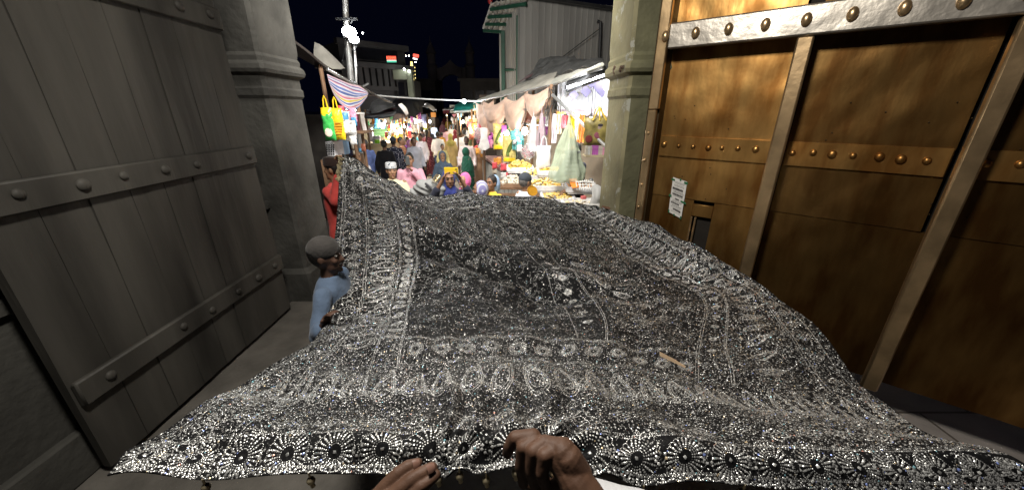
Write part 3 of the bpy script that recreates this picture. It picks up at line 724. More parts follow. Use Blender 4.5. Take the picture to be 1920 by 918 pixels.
bulb(650, 210, 5.9, 16, (1, .93, .85), .03, label='small bulb hidden among the snacks of the first left stall')
bulb(664, 206, 6.6, 25, (1, .93, .85), .03, label='bulb over the folded garments of the first left stall')
packets(10, 655, 682, 252, 290, 6, 10, (6.6, 7.0), [8, 11, 9, 3], 'on the dark shelf under the folded garments', 'packets on the dark shelf')

# ---------- left, second stall: cream counter under a striped tarpaulin
stall('second stall on the left with a cream counter under a grey and red striped tarpaulin', [(684, 11.68, 205), (757, 13.46, 205), (700, 14.61, 200)],
      [('counter', ground_box(684, 737, 268, 12.32, 1.0), m_cream), ('back_wall', (lambda m: m.box((P(712, 240, 14.99).x, 15.11, 1.1), (1.6, .06, 2.2)))(MB()), mat('beige_board', (.45, .42, .36)))])
G = surf([[(676, 222, 11.43), (700, 222, 11.43), (735, 219, 11.81), (748, 207, 12.45)], [(682, 212, 12.19), (702, 214, 12.19), (735, 210, 12.57), (752, 202, 12.95)], [(690, 205, 13.21), (715, 204, 13.21), (742, 199, 13.46), (760, 196, 13.72)]], 22, 26, .03, 5, 8)
mb = MB(); mb.slab(G, .008); na, nb_ = G.shape[:2]
pat = [0, 0, 1, 1, 2, 1, 0, 0, 1, 3, 0, 1, 1, 0, 4, 4, 0, 1, 0, 0, 1, 1]
for k, f in enumerate(mb.f): mb.mi[k] = pat[((k//(nb_-1)) % (na-1)) % 22] if k < 2*(na-1)*(nb_-1) else 0
solo(mb, 'tarpaulin', [fabric((.10, .10, .105)), fabric((.34, .34, .35)), fabric((.50, .50, .50)), fabric((.36, .05, .06)), fabric((.28, .06, .06))], 'grey and dark red striped tarpaulin over the cream counter', 'tarpaulin', auto=60)
pb_ = empty('poster_box', P(701, 268, 12.19), 'white dotted card stand on the cream counter', 'card stand')
bx(690, 700, 240, 266, 12.38, .1).build('tall_card', mat('white_card', (.68, .68, .70), .7), pb_); bx(697, 713, 255, 270, 12.19, .1).build('low_card', mat('white_card2', (.66, .66, .68), .7), pb_)
for i in range(4):
    for j in range(3):
        mb = MB(); mb.ell(P(699.5+3.6*i, 258+4*j, 12.19), (.016, .006, .02), 8); mb.build('printed_figure', fabric((.25, .27, .35)), pb_)
gb = empty('notice_board', P(712, 245, 13.21), 'green notice board with a wooden top edge above the cream counter', 'board')
bx(695, 727, 234, 257, 13.21, .05).build('panel', mat('green_board', (.12, .26, .10), .8, 0, .3, 12), gb); bx(693, 729, 230.5, 233.5, 13.18, .08).build('top_edge', m_wood, gb)
for i in range(5):
    mb = bx(699, 722, 239+3.4*i, 240.2+3.4*i, 13.20, .006, 0); mb.build('printed_row', fabric((.28, .45, .22)), gb)
solo(bx(702, 711, 262, 269, 12.13, .15), 'paper_stack', glossy((.25, .65, .05)), 'lime green paper packet on the cream counter', 'packet')
solo(bx(712, 722, 264, 270, 12.19, .15), 'paper_stack', glossy((.75, .45, .30)), 'peach packet beside the lime green one', 'packet')
GL = 'goods hanging in the left row of stalls'
packets(40, 688, 770, 219, 238, 4, 8, (12.45, 14.22), [0, 2, 3, 4, 4, 5, 7, 9, 9], 'hung in the left row of stalls above the counters', GL, .06, 2.2)
packets(30, 730, 790, 216, 256, 4, 8, (14.61, 14), [0, 2, 4, 4, 9, 7, 11, 6], 'hung near the bright bulbs in the left row', GL, .06, 2.0)
packets(16, 722, 752, 250, 264, 4, 8, (12.95, 11), [0, 2, 4, 7, 9], 'laid out at the end of the cream counter', 'packets on the cream counter')
for (px, py, yw, pw, cool) in ((717, 236, 12.57, 55, True), (737, 236, 13.8, 40, False), (742, 243, 14.35, 60, False), (728, 254, 12.95, 25, True), (757, 236, 15.88, 55, True), (775, 232, 15, 70, True), (753, 259, 15.49, 18, True), (786, 228, 18, 80, True), (806, 228, 24, 120, True), (797, 236, 20, 60, True)):
    bulb(px, py, yw, pw, (1, .97, .92) if cool else (1, .80, .50), .05 if yw < 12 else .07, cool, label='bare glowing bulb in the left row of stalls', group='bulbs in the left row')
# ---------- left, further stalls under black tarpaulins
m_blk = mat('black_tarpaulin', (.022, .022, .023), .5, 0, .4, 6, .6, 14, .5)
m_gryt = mat('grey_tarpaulin', (.20, .20, .20), .6, 0, .3, 6, .5, 14)
for k, (posts, cnt) in enumerate(((((752, 13, 205), (782, 15, 210)), (745, 775, 256, 15.6)), (((788, 18, 212), (800, 22, 213)), (783, 798, 246, 18)), (((803, 26, 218), (812, 32, 218)), (800, 808, 236, 27)))):
    stall(['third stall on the left under a black tarpaulin', 'fourth stall on the left beyond the black tarpaulin', 'pale end stall on the left far up the street'][k], posts, [('counter', ground_box(*cnt, 1.2), m_cream if k != 1 else m_wood)])
sheetthing([[(742, 212, 11.5), (758, 216, 11.5), (780, 214, 12.2), (790, 200, 13)], [(745, 198, 12), (762, 195, 12.2), (782, 190, 13), (795, 196, 14)], [(735, 188, 13.5), (760, 182, 13.8), (785, 184, 14.5), (800, 196, 15.5)]], 'tarpaulin', m_blk, 'large sagging black tarpaulin over the third left stall', 'tarpaulin', 16, 22, .06, 4)
sheetthing([[(736, 226, 11.2), (752, 223, 11.3), (768, 216, 12)], [(740, 213, 11.6), (757, 208, 11.7), (772, 204, 12.3)]], 'tarpaulin', fabric((.14, .09, .07)), 'brown rumpled sheet hanging below the black tarpaulin', 'tarpaulin', 10, 16, .05, 5)
sheetthing([[(746, 197, 10.9), (756, 210, 10.9), (761, 217, 11)], [(752, 194, 11), (761, 203, 11), (765, 212, 11)]], 'pale_sheet', fabric((.66, .58, .52)), 'pale pink triangle of sheet at the edge of the striped tarpaulin', 'cloth', 8, 10, .02, 6)
sheetthing([[(690, 205, 12), (705, 186, 12.5), (735, 184, 13)], [(695, 212, 11.6), (720, 205, 11.8), (740, 199, 12)]], 'tarpaulin', m_gryt, 'dim grey tarpaulin ridge behind the striped one', 'tarpaulin', 8, 12, .04, 4)
sheetthing([[(786, 197, 17), (800, 202, 17), (812, 208, 18)], [(790, 190, 19), (806, 196, 19), (818, 206, 20)]], 'tarpaulin', fabric((.62, .62, .63)), 'whitish tarpaulin lit from below at the end of the left row', 'tarpaulin', 8, 12, .05, 4)
for (a0, a1, y0, y1, yw, c, lb) in ((764, 784, 224, 244, 16, (.60, .55, .50), 'pale cloth screen in the left row behind the crowd'), (776, 792, 232, 250, 17, (.55, .50, .47), 'second pale cloth screen nearer the street'), (790, 800, 216, 232, 20, (.10, .10, .16), 'dark garments on a rack beyond the black tarpaulin')):
    sheetthing([[(a0, y0, yw), ((a0+a1)/2, y0-1, yw), (a1, y0, yw)], [(a0, y1, yw-.1), ((a0+a1)/2, y1+1, yw), (a1, y1, yw-.1)]], 'cloth_screen', fabric(c), lb, 'cloth screen', 8, 14, .05, 5)
ob = empty('lit_box_sign', P(812, 218, 28), 'orange lit box sign on a pale stand far up the street', 'sign')
bx(807.5, 816, 211, 219.5, 28, .3).build('orange_face', emis('orange_glow', (.75, .30, .07), .8), ob); bx(807, 816.5, 219.8, 243, 28, .3).build('stand', mat('pale_board', (.65, .55, .45), .7), ob)

# ---------- right row beyond the near stall
m_teal = mat('teal_green_tarpaulin', (.02, .22, .17), .55, 0, .3, 5, .5, 12)
sheetthing([[(850, 208, 13), (865, 209, 13), (885, 206, 12.4), (900, 203, 12)], [(852, 200, 13.6), (868, 196, 13.6), (884, 199, 13), (900, 194, 12.6)], [(858, 197, 15), (872, 192, 15), (886, 194, 14), (900, 191, 13.4)]], 'tarpaulin', m_teal, 'teal green tarpaulin thrown over the second right stall', 'tarpaulin', 14, 24, .05, 5)
mb = MB(); mb.tube([P(852, 210, 12.9), P(880, 208.5, 12.4), P(897, 203.5, 11.8)], .035, 6); solo(mb, 'awning_pole', mat('pale_pole', (.55, .6, .55), .5), 'pale pole along the front edge of the teal tarpaulin', 'pole')
stall('second stall on the right under the teal tarpaulin', [(856, 13.5, 208), (884, 12, 205), (893, 13, 200)], [('counter', ground_box(880, 908, 283, 11.8, 1.0), m_wood), ('back_wall', (lambda m: m.box((P(905, 240, 14).x+.2, 14.2, 1.5), (.6, .06, 3)))(MB()), mat('dark_brown_board', (.06, .045, .035)))])
stall('third stall on the right beside the red banner', [(838, 24, 212), (851, 20, 210), (862, 18, 208)], [('counter', ground_box(858, 872, 262, 18, 1.5), m_wood), ('roof', (lambda m: m.slab(surf([[(830, 207, 24), (850, 206, 19), (868, 205, 16)], [(834, 203, 27), (853, 202, 22), (872, 200, 18)]], 6, 10, .05, 3), .03))(MB()), m_blk)])
rbn = sheetthing([[(831, 203, 30), (836, 203, 29.5), (842, 204, 29)], [(831, 213, 30), (836, 214, 29.5), (842, 212, 29)]], 'banner', fabric((.55, .12, .15)), 'red banner hanging over the right of the street far away', 'banner', 6, 8, .02, 4)
sheetthing([[(847, 214, 17), (851, 214, 17), (856, 214, 17)], [(850, 218, 17), (851.5, 219, 17), (853, 218, 17)]], 'pennant', fabric((.70, .30, .34)), 'small pink triangular pennant under the teal tarpaulin', 'pennant', 5, 6)
sb = empty('signboard', P(852, 205, 21), 'pale rectangular signboard behind the teal tarpaulin', 'sign'); bx(843, 862, 197, 212, 21, .08).build('board', mat('pale_sign', (.45, .43, .36), .7), sb)
for i in range(3): bx(846, 858, 200+3.6*i, 201.4+3.6*i, 20.98, .01, 0).build('lettering', fabric((.18, .16, .14)), sb)
m_lampsh = mat('hanging_lamp_shade', (.75, .5, .25), .6, 0, .2, 10, emit=(1, .62, .25), es=1.3)
for k, (px, py, r) in enumerate(((884, 238, 6), (892, 237, 5.5), (887, 250, 5), (894, 251, 4.5), (890, 226, 4))):
    c = P(px, py, 12.3); rr = r*12/F; mb = MB(); mb.lathe(c, [(rr*.3, rr), (rr*.8, rr*.6), (rr, -.1*rr), (rr*.7, -.9*rr), (rr*.25, -1.2*rr)], 12); mb.tube([c+Vector((0, 0, rr)), c+Vector((0, 0, rr+.4))], .006, 4)
    solo(mb, 'paper_lamp', m_lampsh, 'glowing amber hanging lamp in the cluster under the teal tarpaulin', 'lamp', 'amber hanging lamps')
lamp('POINT', P(888, 244, 11.7), 60, (1, .75, .42), .15)
packets(26, 874, 902, 218, 262, 5, 9, (11.6, 13), [2, 7, 9, 9, 11, 4, 0], 'hung in the second right stall', 'goods in the second right stall', .06, 1.9)
packets(10, 884, 906, 276, 288, 6, 10, (11, 11.6), [0, 7, 2, 4], 'spread on the second right counter', 'goods on the second right counter')
packets(14, 846, 872, 214, 230, 3, 5, (17, 20), [9, 4, 11, 2, 3], 'hung in the third right stall', 'goods in the third right stall', .06, 1.9)
for (px, py, yw, pw) in ((868, 228, 18, 45), (880, 222, 14, 30), (858, 216, 22, 60), (838, 216, 34, 120)):
    bulb(px, py, yw, pw, (1, .86, .62), .05, label='warm bulb in the right row of stalls', group='bulbs in the right row')

# ---------- right, near stall
m_canv = mat('cream_canvas', (.42, .40, .34), .8, 0, .25, 3, .4, 12)
aw = [[(888, 194, 9.2), (925, 186, 8.4), (965, 177, 7.6), (1000, 168, 6.9), (1035, 160, 6.2)],
      [(899, 186, 9.4), (935, 176, 8.8), (975, 164, 8.1), (1005, 156, 7.4), (1040, 150, 6.6)],
      [(915, 180, 10.4), (955, 166, 9.8), (990, 150, 9.2), (1015, 142, 8.4), (1045, 136, 7.6)]]
sheetthing(aw, 'awning', m_canv, 'cream canvas awning sloping over the near right stall', 'awning', 16, 34, .025, 5, .008)
sheetthing([[(1032, 162, 6.2), (1062, 151, 5.6), (1095, 138, 5.0), (1132, 124, 4.6)], [(1042, 146, 6.8), (1070, 137, 6.2), (1100, 128, 5.6), (1132, 118, 5.0)]], 'awning', fabric((.36, .36, .31)), 'second length of pale awning rising towards the olive pillar', 'awning', 8, 20, .015, 5, .008)
sheetthing([[(1060, 165, 5.5), (1095, 152, 5.0), (1140, 139, 4.6)], [(1066, 150, 5.7), (1100, 138, 5.15), (1140, 122, 4.75)]], 'awning_lining', m_blk, 'black plastic lining under the awning beside the olive pillar', 'tarpaulin', 8, 14, .01, 5)
sheetthing([[(985, 152, 8.9), (1010, 146, 8.6), (1050, 139, 7.8), (1125, 120, 6.2)], [(1000, 132, 9.2), (1025, 122, 8.9), (1060, 122, 8.2), (1128, 114, 6.8)], [(1014, 110, 9.6), (1030, 107, 9.4), (1065, 108, 8.8), (1130, 112, 7.4)]], 'tarpaulin', mat('charcoal_plastic', (.10, .10, .095), .45, 0, .4, 6, .7, 12, .5), 'crumpled charcoal plastic sheet heaped on top of the near right awning', 'tarpaulin', 20, 34, .05, 6)
sheetthing([[(972, 156, 8.8), (985, 150, 8.8), (1006, 140, 8.9)], [(985, 142, 9.1), (996, 136, 9.1), (1008, 130, 9.1)]], 'tarpaulin', fabric((.10, .05, .05)), 'dark maroon flap of sheet beside the charcoal plastic', 'tarpaulin', 6, 10)
m_panel = mat('ochre_board', (.40, .33, .24), .7, 0, .2, 4)
bk0, bk1 = P(985, 260, 8.2), P(1165, 260, 6.6)
mbk = MB(); d = bk1-bk0; mbk.box(((bk0.x+bk1.x)/2, (bk0.y+bk1.y)/2+.1, 1.25), (d.length, .06, 2.5), rz(math.atan2(d.y, d.x)))
cnt = MB(); cc0, cc1 = P(985, 345, 5.9), P(1150, 345, 4.6)
ns_ = stall('near right sweet stall with a crowded sloping counter and hanging bags', [(1034, 6.1, 158), (905, 9.0, 190), (1000, 8.0, 165)], [('back_wall', mbk, m_panel)])
for (a, b_) in ((P(895, 190, 9.1), P(1034, 160, 6.2)), (P(905, 200, 8.9), P(1030, 208, 6.3)), (P(925, 228, 8.4), P(1030, 236, 6.3)), (P(1034, 160, 6.2), P(1130, 128, 4.65))):
    mb = MB(); mb.tube([a, b_], .016, 8); mb.build('rail', m_pipe, ns_)
# tube light with black fittings
tl = empty('tube_light', P(1098, 152, 5.05), 'white fluorescent tube between black bars under the awning', 'tube light')
mb = MB(); mb.tube([P(1064, 164, 5.42), P(1134, 141.5, 4.62)], .018, 8); mb.build('tube', emis('tube_glow', (.95, .97, 1), 14), tl)
mb = MB(); mb.tube([P(1068, 171, 5.3), P(1098, 158, 4.95), P(1138, 145, 4.55)], .018, 8); mb.tube([P(1061, 161, 5.45), P(1062, 172, 5.4), P(1068, 172, 5.32)], .016, 6); mb.build('bar', m_black, tl)
a = P(1075, 165, 5.5); lamp('AREA', P(1092, 160, 5.0), 26, (.95, .97, 1), .5, aim=P(1098, 190, 6.2))
# overlit white fringed sheet with lilac lozenges
m_whs = mat('white_plastic_sheet', (.82, .82, .84), .5, 0, .05, 8, .2, 20)
G = []
A_, B_ = P(1044, 200, 6.35), P(1156, 200, 5.75); zt = P(1098, 150, 6.0).z; zb = P(1098, 207, 6.0).z
for i in range(57):
    t = i/56; p = A_.lerp(B_, t); zg = .035*abs((i % 6)/3-1)
    G.append([[p.x, p.y + .03*math.sin(i*1.05), zt], [p.x, p.y - .03 + .03*math.sin(i*1.05), (zt+zb)/2], [p.x, p.y-.05 + .03*math.sin(i*1.05), zb+zg-.02]])
wr_ = empty('white_valance', (A_+B_)/2, 'dazzling white fringed plastic valance at the back of the sweet stall', 'valance')
mb = MB(); mb.slab(np.array(G), .006); mb.build('fringed_sheet', m_whs, wr_)
m_lil = mat('lilac_paper', (.33, .30, .50), .7, 0, .2, 6)
for k, (px, py, sx) in enumerate(((1075, 178, 13), (1097, 172, 15), (1118, 162, 15), (1126, 174, 12), (1138, 160, 13), (1142, 176, 10), (1066, 186, 8), (1106, 160, 9))):
    c = P(px, py, 5.93 - .002*k); q = sx*5.7/F; mb = MB(); mb.box(c + Vector((0, -.06-.006*k, 0)), (q, .004, q*.9), Matrix.Rotation(.75, 3, 'Y')); mb.build('lilac_lozenge', m_lil, wr_)
pv = empty('pelmet', P(1092, 213, 5.6), 'dull lilac pelmet strip with illegible orange and white lettering', 'pelmet')
G = np.array([[[A_.lerp(B_, i/40).x, A_.lerp(B_, i/40).y-.45, P(1098, 205, 5.6).z], [A_.lerp(B_, i/40).x, A_.lerp(B_, i/40).y-.45, P(1098, 218, 5.6).z + .03*abs((i % 4)/2-1)]] for i in range(41)])
mb = MB(); mb.slab(G, .004); mb.build('strip', fabric((.30, .24, .26)), pv)
for (x0, x1, c) in ((1044, 1062, (.65, .30, .05)), (1078, 1105, (.65, .55, .56))):
    px = x0
    while px < x1:
        mb = bx(px, px+random.uniform(1.2, 2.4), 209+random.random()*2, 213+random.random()*2, 5.42, .006, 0); mb.build('lettering', fabric(c), pv); px += 3
# small shop sign with dark strokes
ss = empty('shop_sign', P(1036, 186, 6.0), 'small cream shop sign with dark illegible letters on the near stall post', 'sign'); bx(1010, 1033, 180, 196, 6.6, .04).build('board', mat('cream_sign', (.66, .58, .48), .7), ss)
px = 1012.5
while px < 1031:
    mb = bx(px, px+1.6, 184+random.random()*2, 191, 6.59, .008, 0); mb.build('lettering', fabric((.06, .05, .05)), ss); px += 2.5
# peach cloth swags
m_peach = fabric((.72, .50, .38))
def swag(A, B, drop, ph, label):
    A, B = P(*A), P(*B); G = []
    for i in range(41):
        u = i/40; p = A.lerp(B, u); s = math.sin(math.pi*u); row = []
        for j in range(19):
            v = j/18; z = -.10*s - drop*v*(.50+.50*s); bulge = .22*math.sin(math.pi*v)*s + .030*math.sin(v*11+ph+2.5*u)*(.4+.6*s)
            row.append([p.x - bulge*.25, p.y - bulge, p.z + z + .025*math.sin(v*14+ph+u*3)*s])
        G.append(row)
    mb = MB(); mb.slab(np.array(G), .006); solo(mb, 'peach_cloth', m_peach, label, 'cloth', 'peach swags under the awning')
swag((893, 193, 9.0), (926, 186, 8.4), .72, 1, 'peach cloth swag at the far end of the near right awning')
swag((905, 190, 8.6), (951, 180, 7.75), .58, 2.5, 'second peach cloth swag from the far end of the awning')
swag((946, 182, 7.75), (990, 171, 7.1), .66, 4, 'widest peach cloth swag in the middle of the awning')
swag((984, 173, 7.1), (1034, 160, 6.25), .42, 5.5, 'peach cloth swag rising to the post of the near right stall')
# hanging stock
packets(8, 893, 905, 236, 268, 10, 14, (8.4, 8.8), [4, 1, 0], 'with red sweets hung at the left end of the near right stall', 'packets at the end of the near right stall')
packets(14, 908, 926, 232, 272, 8, 12, (8.6, 9.2), [6, 6, 1, 4], 'hung behind the yellow bottle bags', 'packets behind the yellow bags')
sheetthing([[(902, 240, 8.0), (908, 238, 8.0), (914, 240, 8.0)], [(901, 262, 7.95), (908, 264, 8.0), (915, 262, 7.95)], [(899, 276, 7.9), (908, 280, 8.0), (918, 276, 7.9)]], 'white_cloth', fabric((.76, .75, .74)), 'white cloth bunched on a hook at the end of the near right stall', 'cloth', 12, 12, .03, 9)
for k, (px, py, wp, hp, yw, lb) in enumerate(((934, 256, 18, 48, 7.9, 'narrow yellow bag printed with a green gourd, hanging behind the wider one'), (955, 279, 25, 50, 7.3, 'wide yellow bag printed with a green gourd, hanging nearest the counter'))):
    r_, c, w, h = shopbag(px, py, yw, wp, hp, glossy((.68, .58, .20)), None, lb, a=.12-.1*k)
    mb = MB(); mb.box(c+Vector((0, -.053, -h*.40)), (w*.86, .012, h*.14), None, 0, .004); mb.build('yellow_base', m_yel, r_)
    mb = MB(); mb.ell(c+Vector((.01, -.055, .02)), (w*.16, .012, h*.30), 14, R=Matrix.Rotation(.45, 3, 'Y')); mb.build('printed_gourd', fabric((.09, .13, .03)), r_)
    mb = MB(); mb.ell(c+Vector((-w*.12, -.057, -h*.2)), (w*.13, .012, h*.09), 12); mb.build('printed_leaf', fabric((.14, .18, .05)), r_)
    mb = MB(); mb.ell(c+Vector((w*.3, -.057, h*.02)), (w*.07, .010, h*.04), 10); mb.build('printed_fruit', fabric((.6, .22, .08)), r_)
    for q in range(4):
        mb = MB(); mb.box(c+Vector((w*(-.25+.14*q), -.055, -h*.27)), (w*.09, .006, h*.03)); mb.build('lettering', fabric((.35, .20, .04)), r_)
packets(16, 962, 978, 246, 280, 8, 13, (6.9, 7.5), [10, 10, 4], 'of teal sweets bunched beside the wide yellow bag', 'teal packets')
def ballbag(px, py, yw, r, col, label):
    c = P(px, py, yw); root = empty('bag_of_balls', c, label, 'bag'); R = r*yw/F
    mb = MB()
    for k in range(60):
        d = Vector(rng.normal(0, 1, 3)); d.normalize(); d *= R*.8*random.random()**.4; mb.ell(c+d, (R*.2, R*.2, R*.2), 8)
    o = mb.build('red_sweets', glossy(col), root); o['kind'] = 'stuff'
    mb = MB(); mb.ell(c, (R*1.08, R*1.0, R*1.12), 18); mb.tube([c+Vector((0, 0, R)), c+Vector((0, 0, R*2.3))], R*.3, 10, r2=R*.08); mb.build('clear_bag', mat('thin_clear_plastic', (.9, .9, .9), .15, 0, .1, 10, .6, 18, .6, alpha=.28), root)
ballbag(990, 285, 6.6, 13, (.30, .03, .045), 'clear bag packed with dark red sweets hanging over the counter')
ballbag(896, 252, 8.3, 9, (.60, .25, .26), 'clear bag of pink red sweets hanging at the end of the near right stall')
m_fog = mat('cloudy_plastic', (.62, .62, .63), .25, 0, .15, 8, .8, 9, .6, alpha=.62)
def sack(px, py, yw, wpx, hpx, m_, label, neck=.22, group=None, seed=1.0, pleat=.10, name='plastic_bag', ret=False):
    c = P(px, py, yw); k = yw*.95/F; w, h = wpx*k, hpx*k; G = []
    for j in range(28):
        t = j/27; rr = (neck + (1-neck)*min(1, (t/.80))**.85) if t < .90 else 1.0 - .12*((t-.9)/.1)**2
        if t > .985: rr *= .35
        row = []
        for i in range(37):
            a = 2*math.pi*i/36; q = 1 + pleat*(abs(math.sin(a*4.5+seed+1.5*t))*2-1.1)*(1.25-t) + .06*math.sin(a*3+t*9+seed) + .025*math.sin(a*11+t*21)
            row.append([w/2*rr*q*math.cos(a), w/2*.62*rr*q*math.sin(a), h/2-h*t + .01*math.sin(a*4+seed)])
        G.append(row)
    mb = MB(); mb.grid(np.array(G)+np.array(c)); mb.tube([c+Vector((0, 0, h/2-.01)), c+Vector((0, 0, h/2+.10))], w*.06, 8, r2=w*.02)
    if ret: return mb, c, w, h
    return solo(mb, name, m_, label, 'bag', group, auto=70)
sack(1000, 252, 6.3, 22, 62, m_fog, 'cloudy clear bag hanging left of the big green bag', seed=2)
sack(1015, 248, 6.25, 20, 66, mat('mauve_plastic', (.42, .33, .36), .3, 0, .2, 8, .7, 10, .5, alpha=.8), 'mauve tinted bag hanging beside the cloudy clear one', seed=5)
mw_, c, w, h = shopbag(1019, 296, 5.6, 30, 46, mat('milky_plastic', (.66, .66, .64), .35, 0, .08, 8, .6, 9, .5, alpha=.93), None, 'milky white carrier bag hanging over the sweets', a=.35)
gm, c, w, h = sack(1064, 288, 4.75, 66, 112, None, '', .05, None, 1.5, .20, ret=True)
gr = empty('green_plastic_bag', c, 'big translucent green plastic bag with grey stacks inside hanging in front of the stall holder', 'bag')
gm.build('bag', mat('green_plastic', (.55, .64, .47), .3, 0, .18, 4, 1.0, 6, .6, alpha=.52), gr, auto=75)
for q in range(6):
    mb = MB(); mb.box(c+Vector((.07, 0, -h*.34+.055*q)), (w*.42, .12, .045), rz(.1*q), 0, .01); mb.build('grey_stack', fabric((.22, .24, .24)), gr)
for (px, y0, y1, wp, c, lb) in ((1074, 212, 258, 9, (.78, .60, .02), 'bright yellow garment'), (1083, 214, 262, 7, (.72, .70, .74), 'white garment'), (1091, 212, 266, 9, (.75, .28, .04), 'orange garment'), (1048, 214, 250, 8, (.60, .50, .35), 'beige garment'), (1058, 218, 240, 12, (.50, .08, .10), 'red garment'), (1040, 214, 268, 6, (.66, .60, .66), 'pale lilac garment'), (1100, 222, 268, 8, (.60, .56, .46), 'cream garment')):
    yw = 5.6; t, b2 = P(px, y0, yw), P(px, y1, yw)
    G = np.array([[[t.x + (i/8-.5)*wp*yw/F*(1+.3*j/10), yw + .05*math.sin(i*1.7+px), t.z + (b2.z-t.z)*j/10] for j in range(11)] for i in range(9)])
    mb = MB(); mb.slab(G + wob(G, 9, px)[..., None]*.012, .006); solo(mb, 'hanging_garment', fabric(c), lb+' hanging below the pelmet at the back of the sweet stall', 'garment', 'garments below the pelmet')
pgb, c, w, h = shopbag(1119, 247, 4.95, 48, 50, mat('olive_print_bag', (.16, .13, .04), .4, 0, .5, 9, .3, 20), None, 'dark olive printed cloth bag with yellow straps hanging beside the olive pillar', a=-.15)
for sx in (-.22, .05, .3):
    mb = MB(); mb.tube([c+Vector((w*sx, -.05, h*.4)), c+Vector((w*.02, -.02, h*.86))], .010, 6); mb.build('strap', fabric((.55, .38, .06)), pgb)
mb = MB(); mb.ell(c+Vector((.03, -.052, .05)), (.035, .004, .045), 12); mb.build('printed_face', fabric((.20, .15, .13)), pgb)
mb = MB(); mb.ell(c+Vector((.03, -.056, .085)), (.036, .004, .018), 12); mb.build('printed_hair', fabric((.03, .025, .03)), pgb)
mb = MB(); mb.ell(c+Vector((.03, -.050, -.04)), (.075, .004, .05), 12); mb.build('printed_shirt', fabric((.16, .05, .07)), pgb)
mb = MB(); mb.ell(c+Vector((-.11, -.048, -.09)), (.05, .004, .05), 12); mb.build('printed_flower', fabric((.10, .02, .02)), pgb)
mb = MB(); mb.tube([P(1036, 178, 5.9), P(1139, 278, 4.75)], .024, 10); solo(mb, 'awning_strut', m_pipe, 'slanting steel strut running from the awning to the olive pillar', 'strut')
# cords and wires bunched on the post
mb = MB()
for k in range(9):
    p = [P(1033+random.uniform(-6, 8), 164+random.uniform(-3, 4), 6.05)]
    for j in range(6): p.append(p[-1]+Vector((random.uniform(-.04, .04), random.uniform(-.03, .02), -random.uniform(.02, .12))))
    mb.tube(p, .007, 5)
solo(mb, 'cord_bundle', fabric((.05, .045, .04)), 'tangle of dark cords tied round the near stall post', 'cords')
# sweets counter: three stepped trays
def heap(c, sx, sy, hgt, n, r, cols, label, traym, kind='sweet_tray'):
    root = empty(kind, c, label, 'tray', 'trays of sweets on the near right counter')
    mb = MB(); mb.box(c+Vector((0, 0, -.03)), (sx, sy, .05), None, 0, .008)
    for a, b, w_, d_ in ((0, -sy/2, sx, .02), (0, sy/2, sx, .02), (-sx/2, 0, .02, sy), (sx/2, 0, .02, sy)): mb.box(c+Vector((a, b, .01)), (w_+.021, d_+.001, .072), None, 0, .004)
    mb.build('tray', traym, root)
    for q, col in enumerate(cols):
        mb = MB()
        for k in range(n//len(cols)):
            x, y = random.uniform(-.46, .46), random.uniform(-.46, .46); z = hgt*(1-4*x*x)*(1-3*y*y)*random.random()**.3
            R_ = Matrix.Rotation(random.random()*3, 3, 'Z') @ Matrix.Rotation(random.random()*.8, 3, 'X')
            mb.ell(c+Vector((x*sx, y*sy, .01+max(0, z))), (r*random.uniform(.8, 1.9), r*random.uniform(.6, 1), r*random.uniform(.5, .9)), 7, R=R_)
        o = mb.build('sweets', mat('sweets', col, .45, 0, .25, 30, .3, 60, .4), root); o['kind'] = 'stuff'
m_tray = mat('pale_tray', (.62, .62, .64), .4, .2)
m_tray2 = mat('white_tray', (.75, .74, .72), .5)
heap(P(1045, 372, 4.75), .42, .45, .06, 150, .018, [(.62, .40, .08), (.66, .52, .22)], 'tray heaped with pale yellow crisp sweets nearest the cloth', m_tray)
heap(P(1088, 352, 4.85), .40, .34, .05, 120, .014, [(.68, .26, .04), (.72, .36, .10)], 'tray of bright orange sweets below the green plastic bag', m_tray)
heap(P(1085, 383, 4.45), .42, .34, .03, 70, .016, [(.72, .62, .40), (.76, .72, .66)], 'white tray of cream coloured sweets beside the olive pillar', m_tray2)
heap(P(1022, 348, 5.2), .50, .50, .09, 170, .022, [(.64, .42, .10), (.70, .60, .36)], 'broad tray of golden fried snacks behind the boy in the cap', m_tray)
heap(P(1005, 330, 5.7), .45, .45, .10, 150, .024, [(.66, .60, .44), (.62, .44, .12)], 'tray of pale twisted snacks under the milky bag', m_tray)
heap(P(1035, 322, 5.6), .45, .40, .06, 120, .02, [(.70, .38, .05), (.72, .52, .10)], 'tray of saffron sweets under the milky bag', m_tray)
heap(P(962, 345, 5.9), .42, .40, .14, 150, .026, [(.66, .60, .48), (.58, .54, .44)], 'basket piled with pale round biscuits left of the counter', m_wood)
heap(P(975, 316, 6.6), .45, .40, .14, 120, .034, [(.68, .46, .10), (.72, .52, .16)], 'basket of golden buns behind the pale biscuits', m_tray2)
pc0 = P(1020, 375, 5.2); mb = MB()
for (p, s) in ((P(1045, 380, 5.0), (.9, 1.3)), (P(975, 352, 6.2), (.95, 1.0))):
    mb.box((p.x, p.y+.1, p.z/2-.1), (s[0], s[1], p.z-.25), None, 0, .01)
mb.build('counter_base', m_wood, ns_)
mb = MB(); p = P(1085, 392, 4.42); mb.box((p.x, p.y+.30, p.z/2-.06), (.5, .9, p.z-.12), None, 0, .01); mb.build('counter_front', mat('white_laminate', (.72, .71, .70), .5), ns_)
c = P(1080, 343, 4.62); mb = MB(); mb.slab(surf([[(1068, 336, 4.7), (1082, 334, 4.7)], [(1072, 352, 4.55), (1084, 350, 4.55)]], 5, 5, .01, 6), .003); solo(mb, 'orange_paper', fabric((.72, .22, .04)), 'orange paper sheet standing between the trays', 'paper')
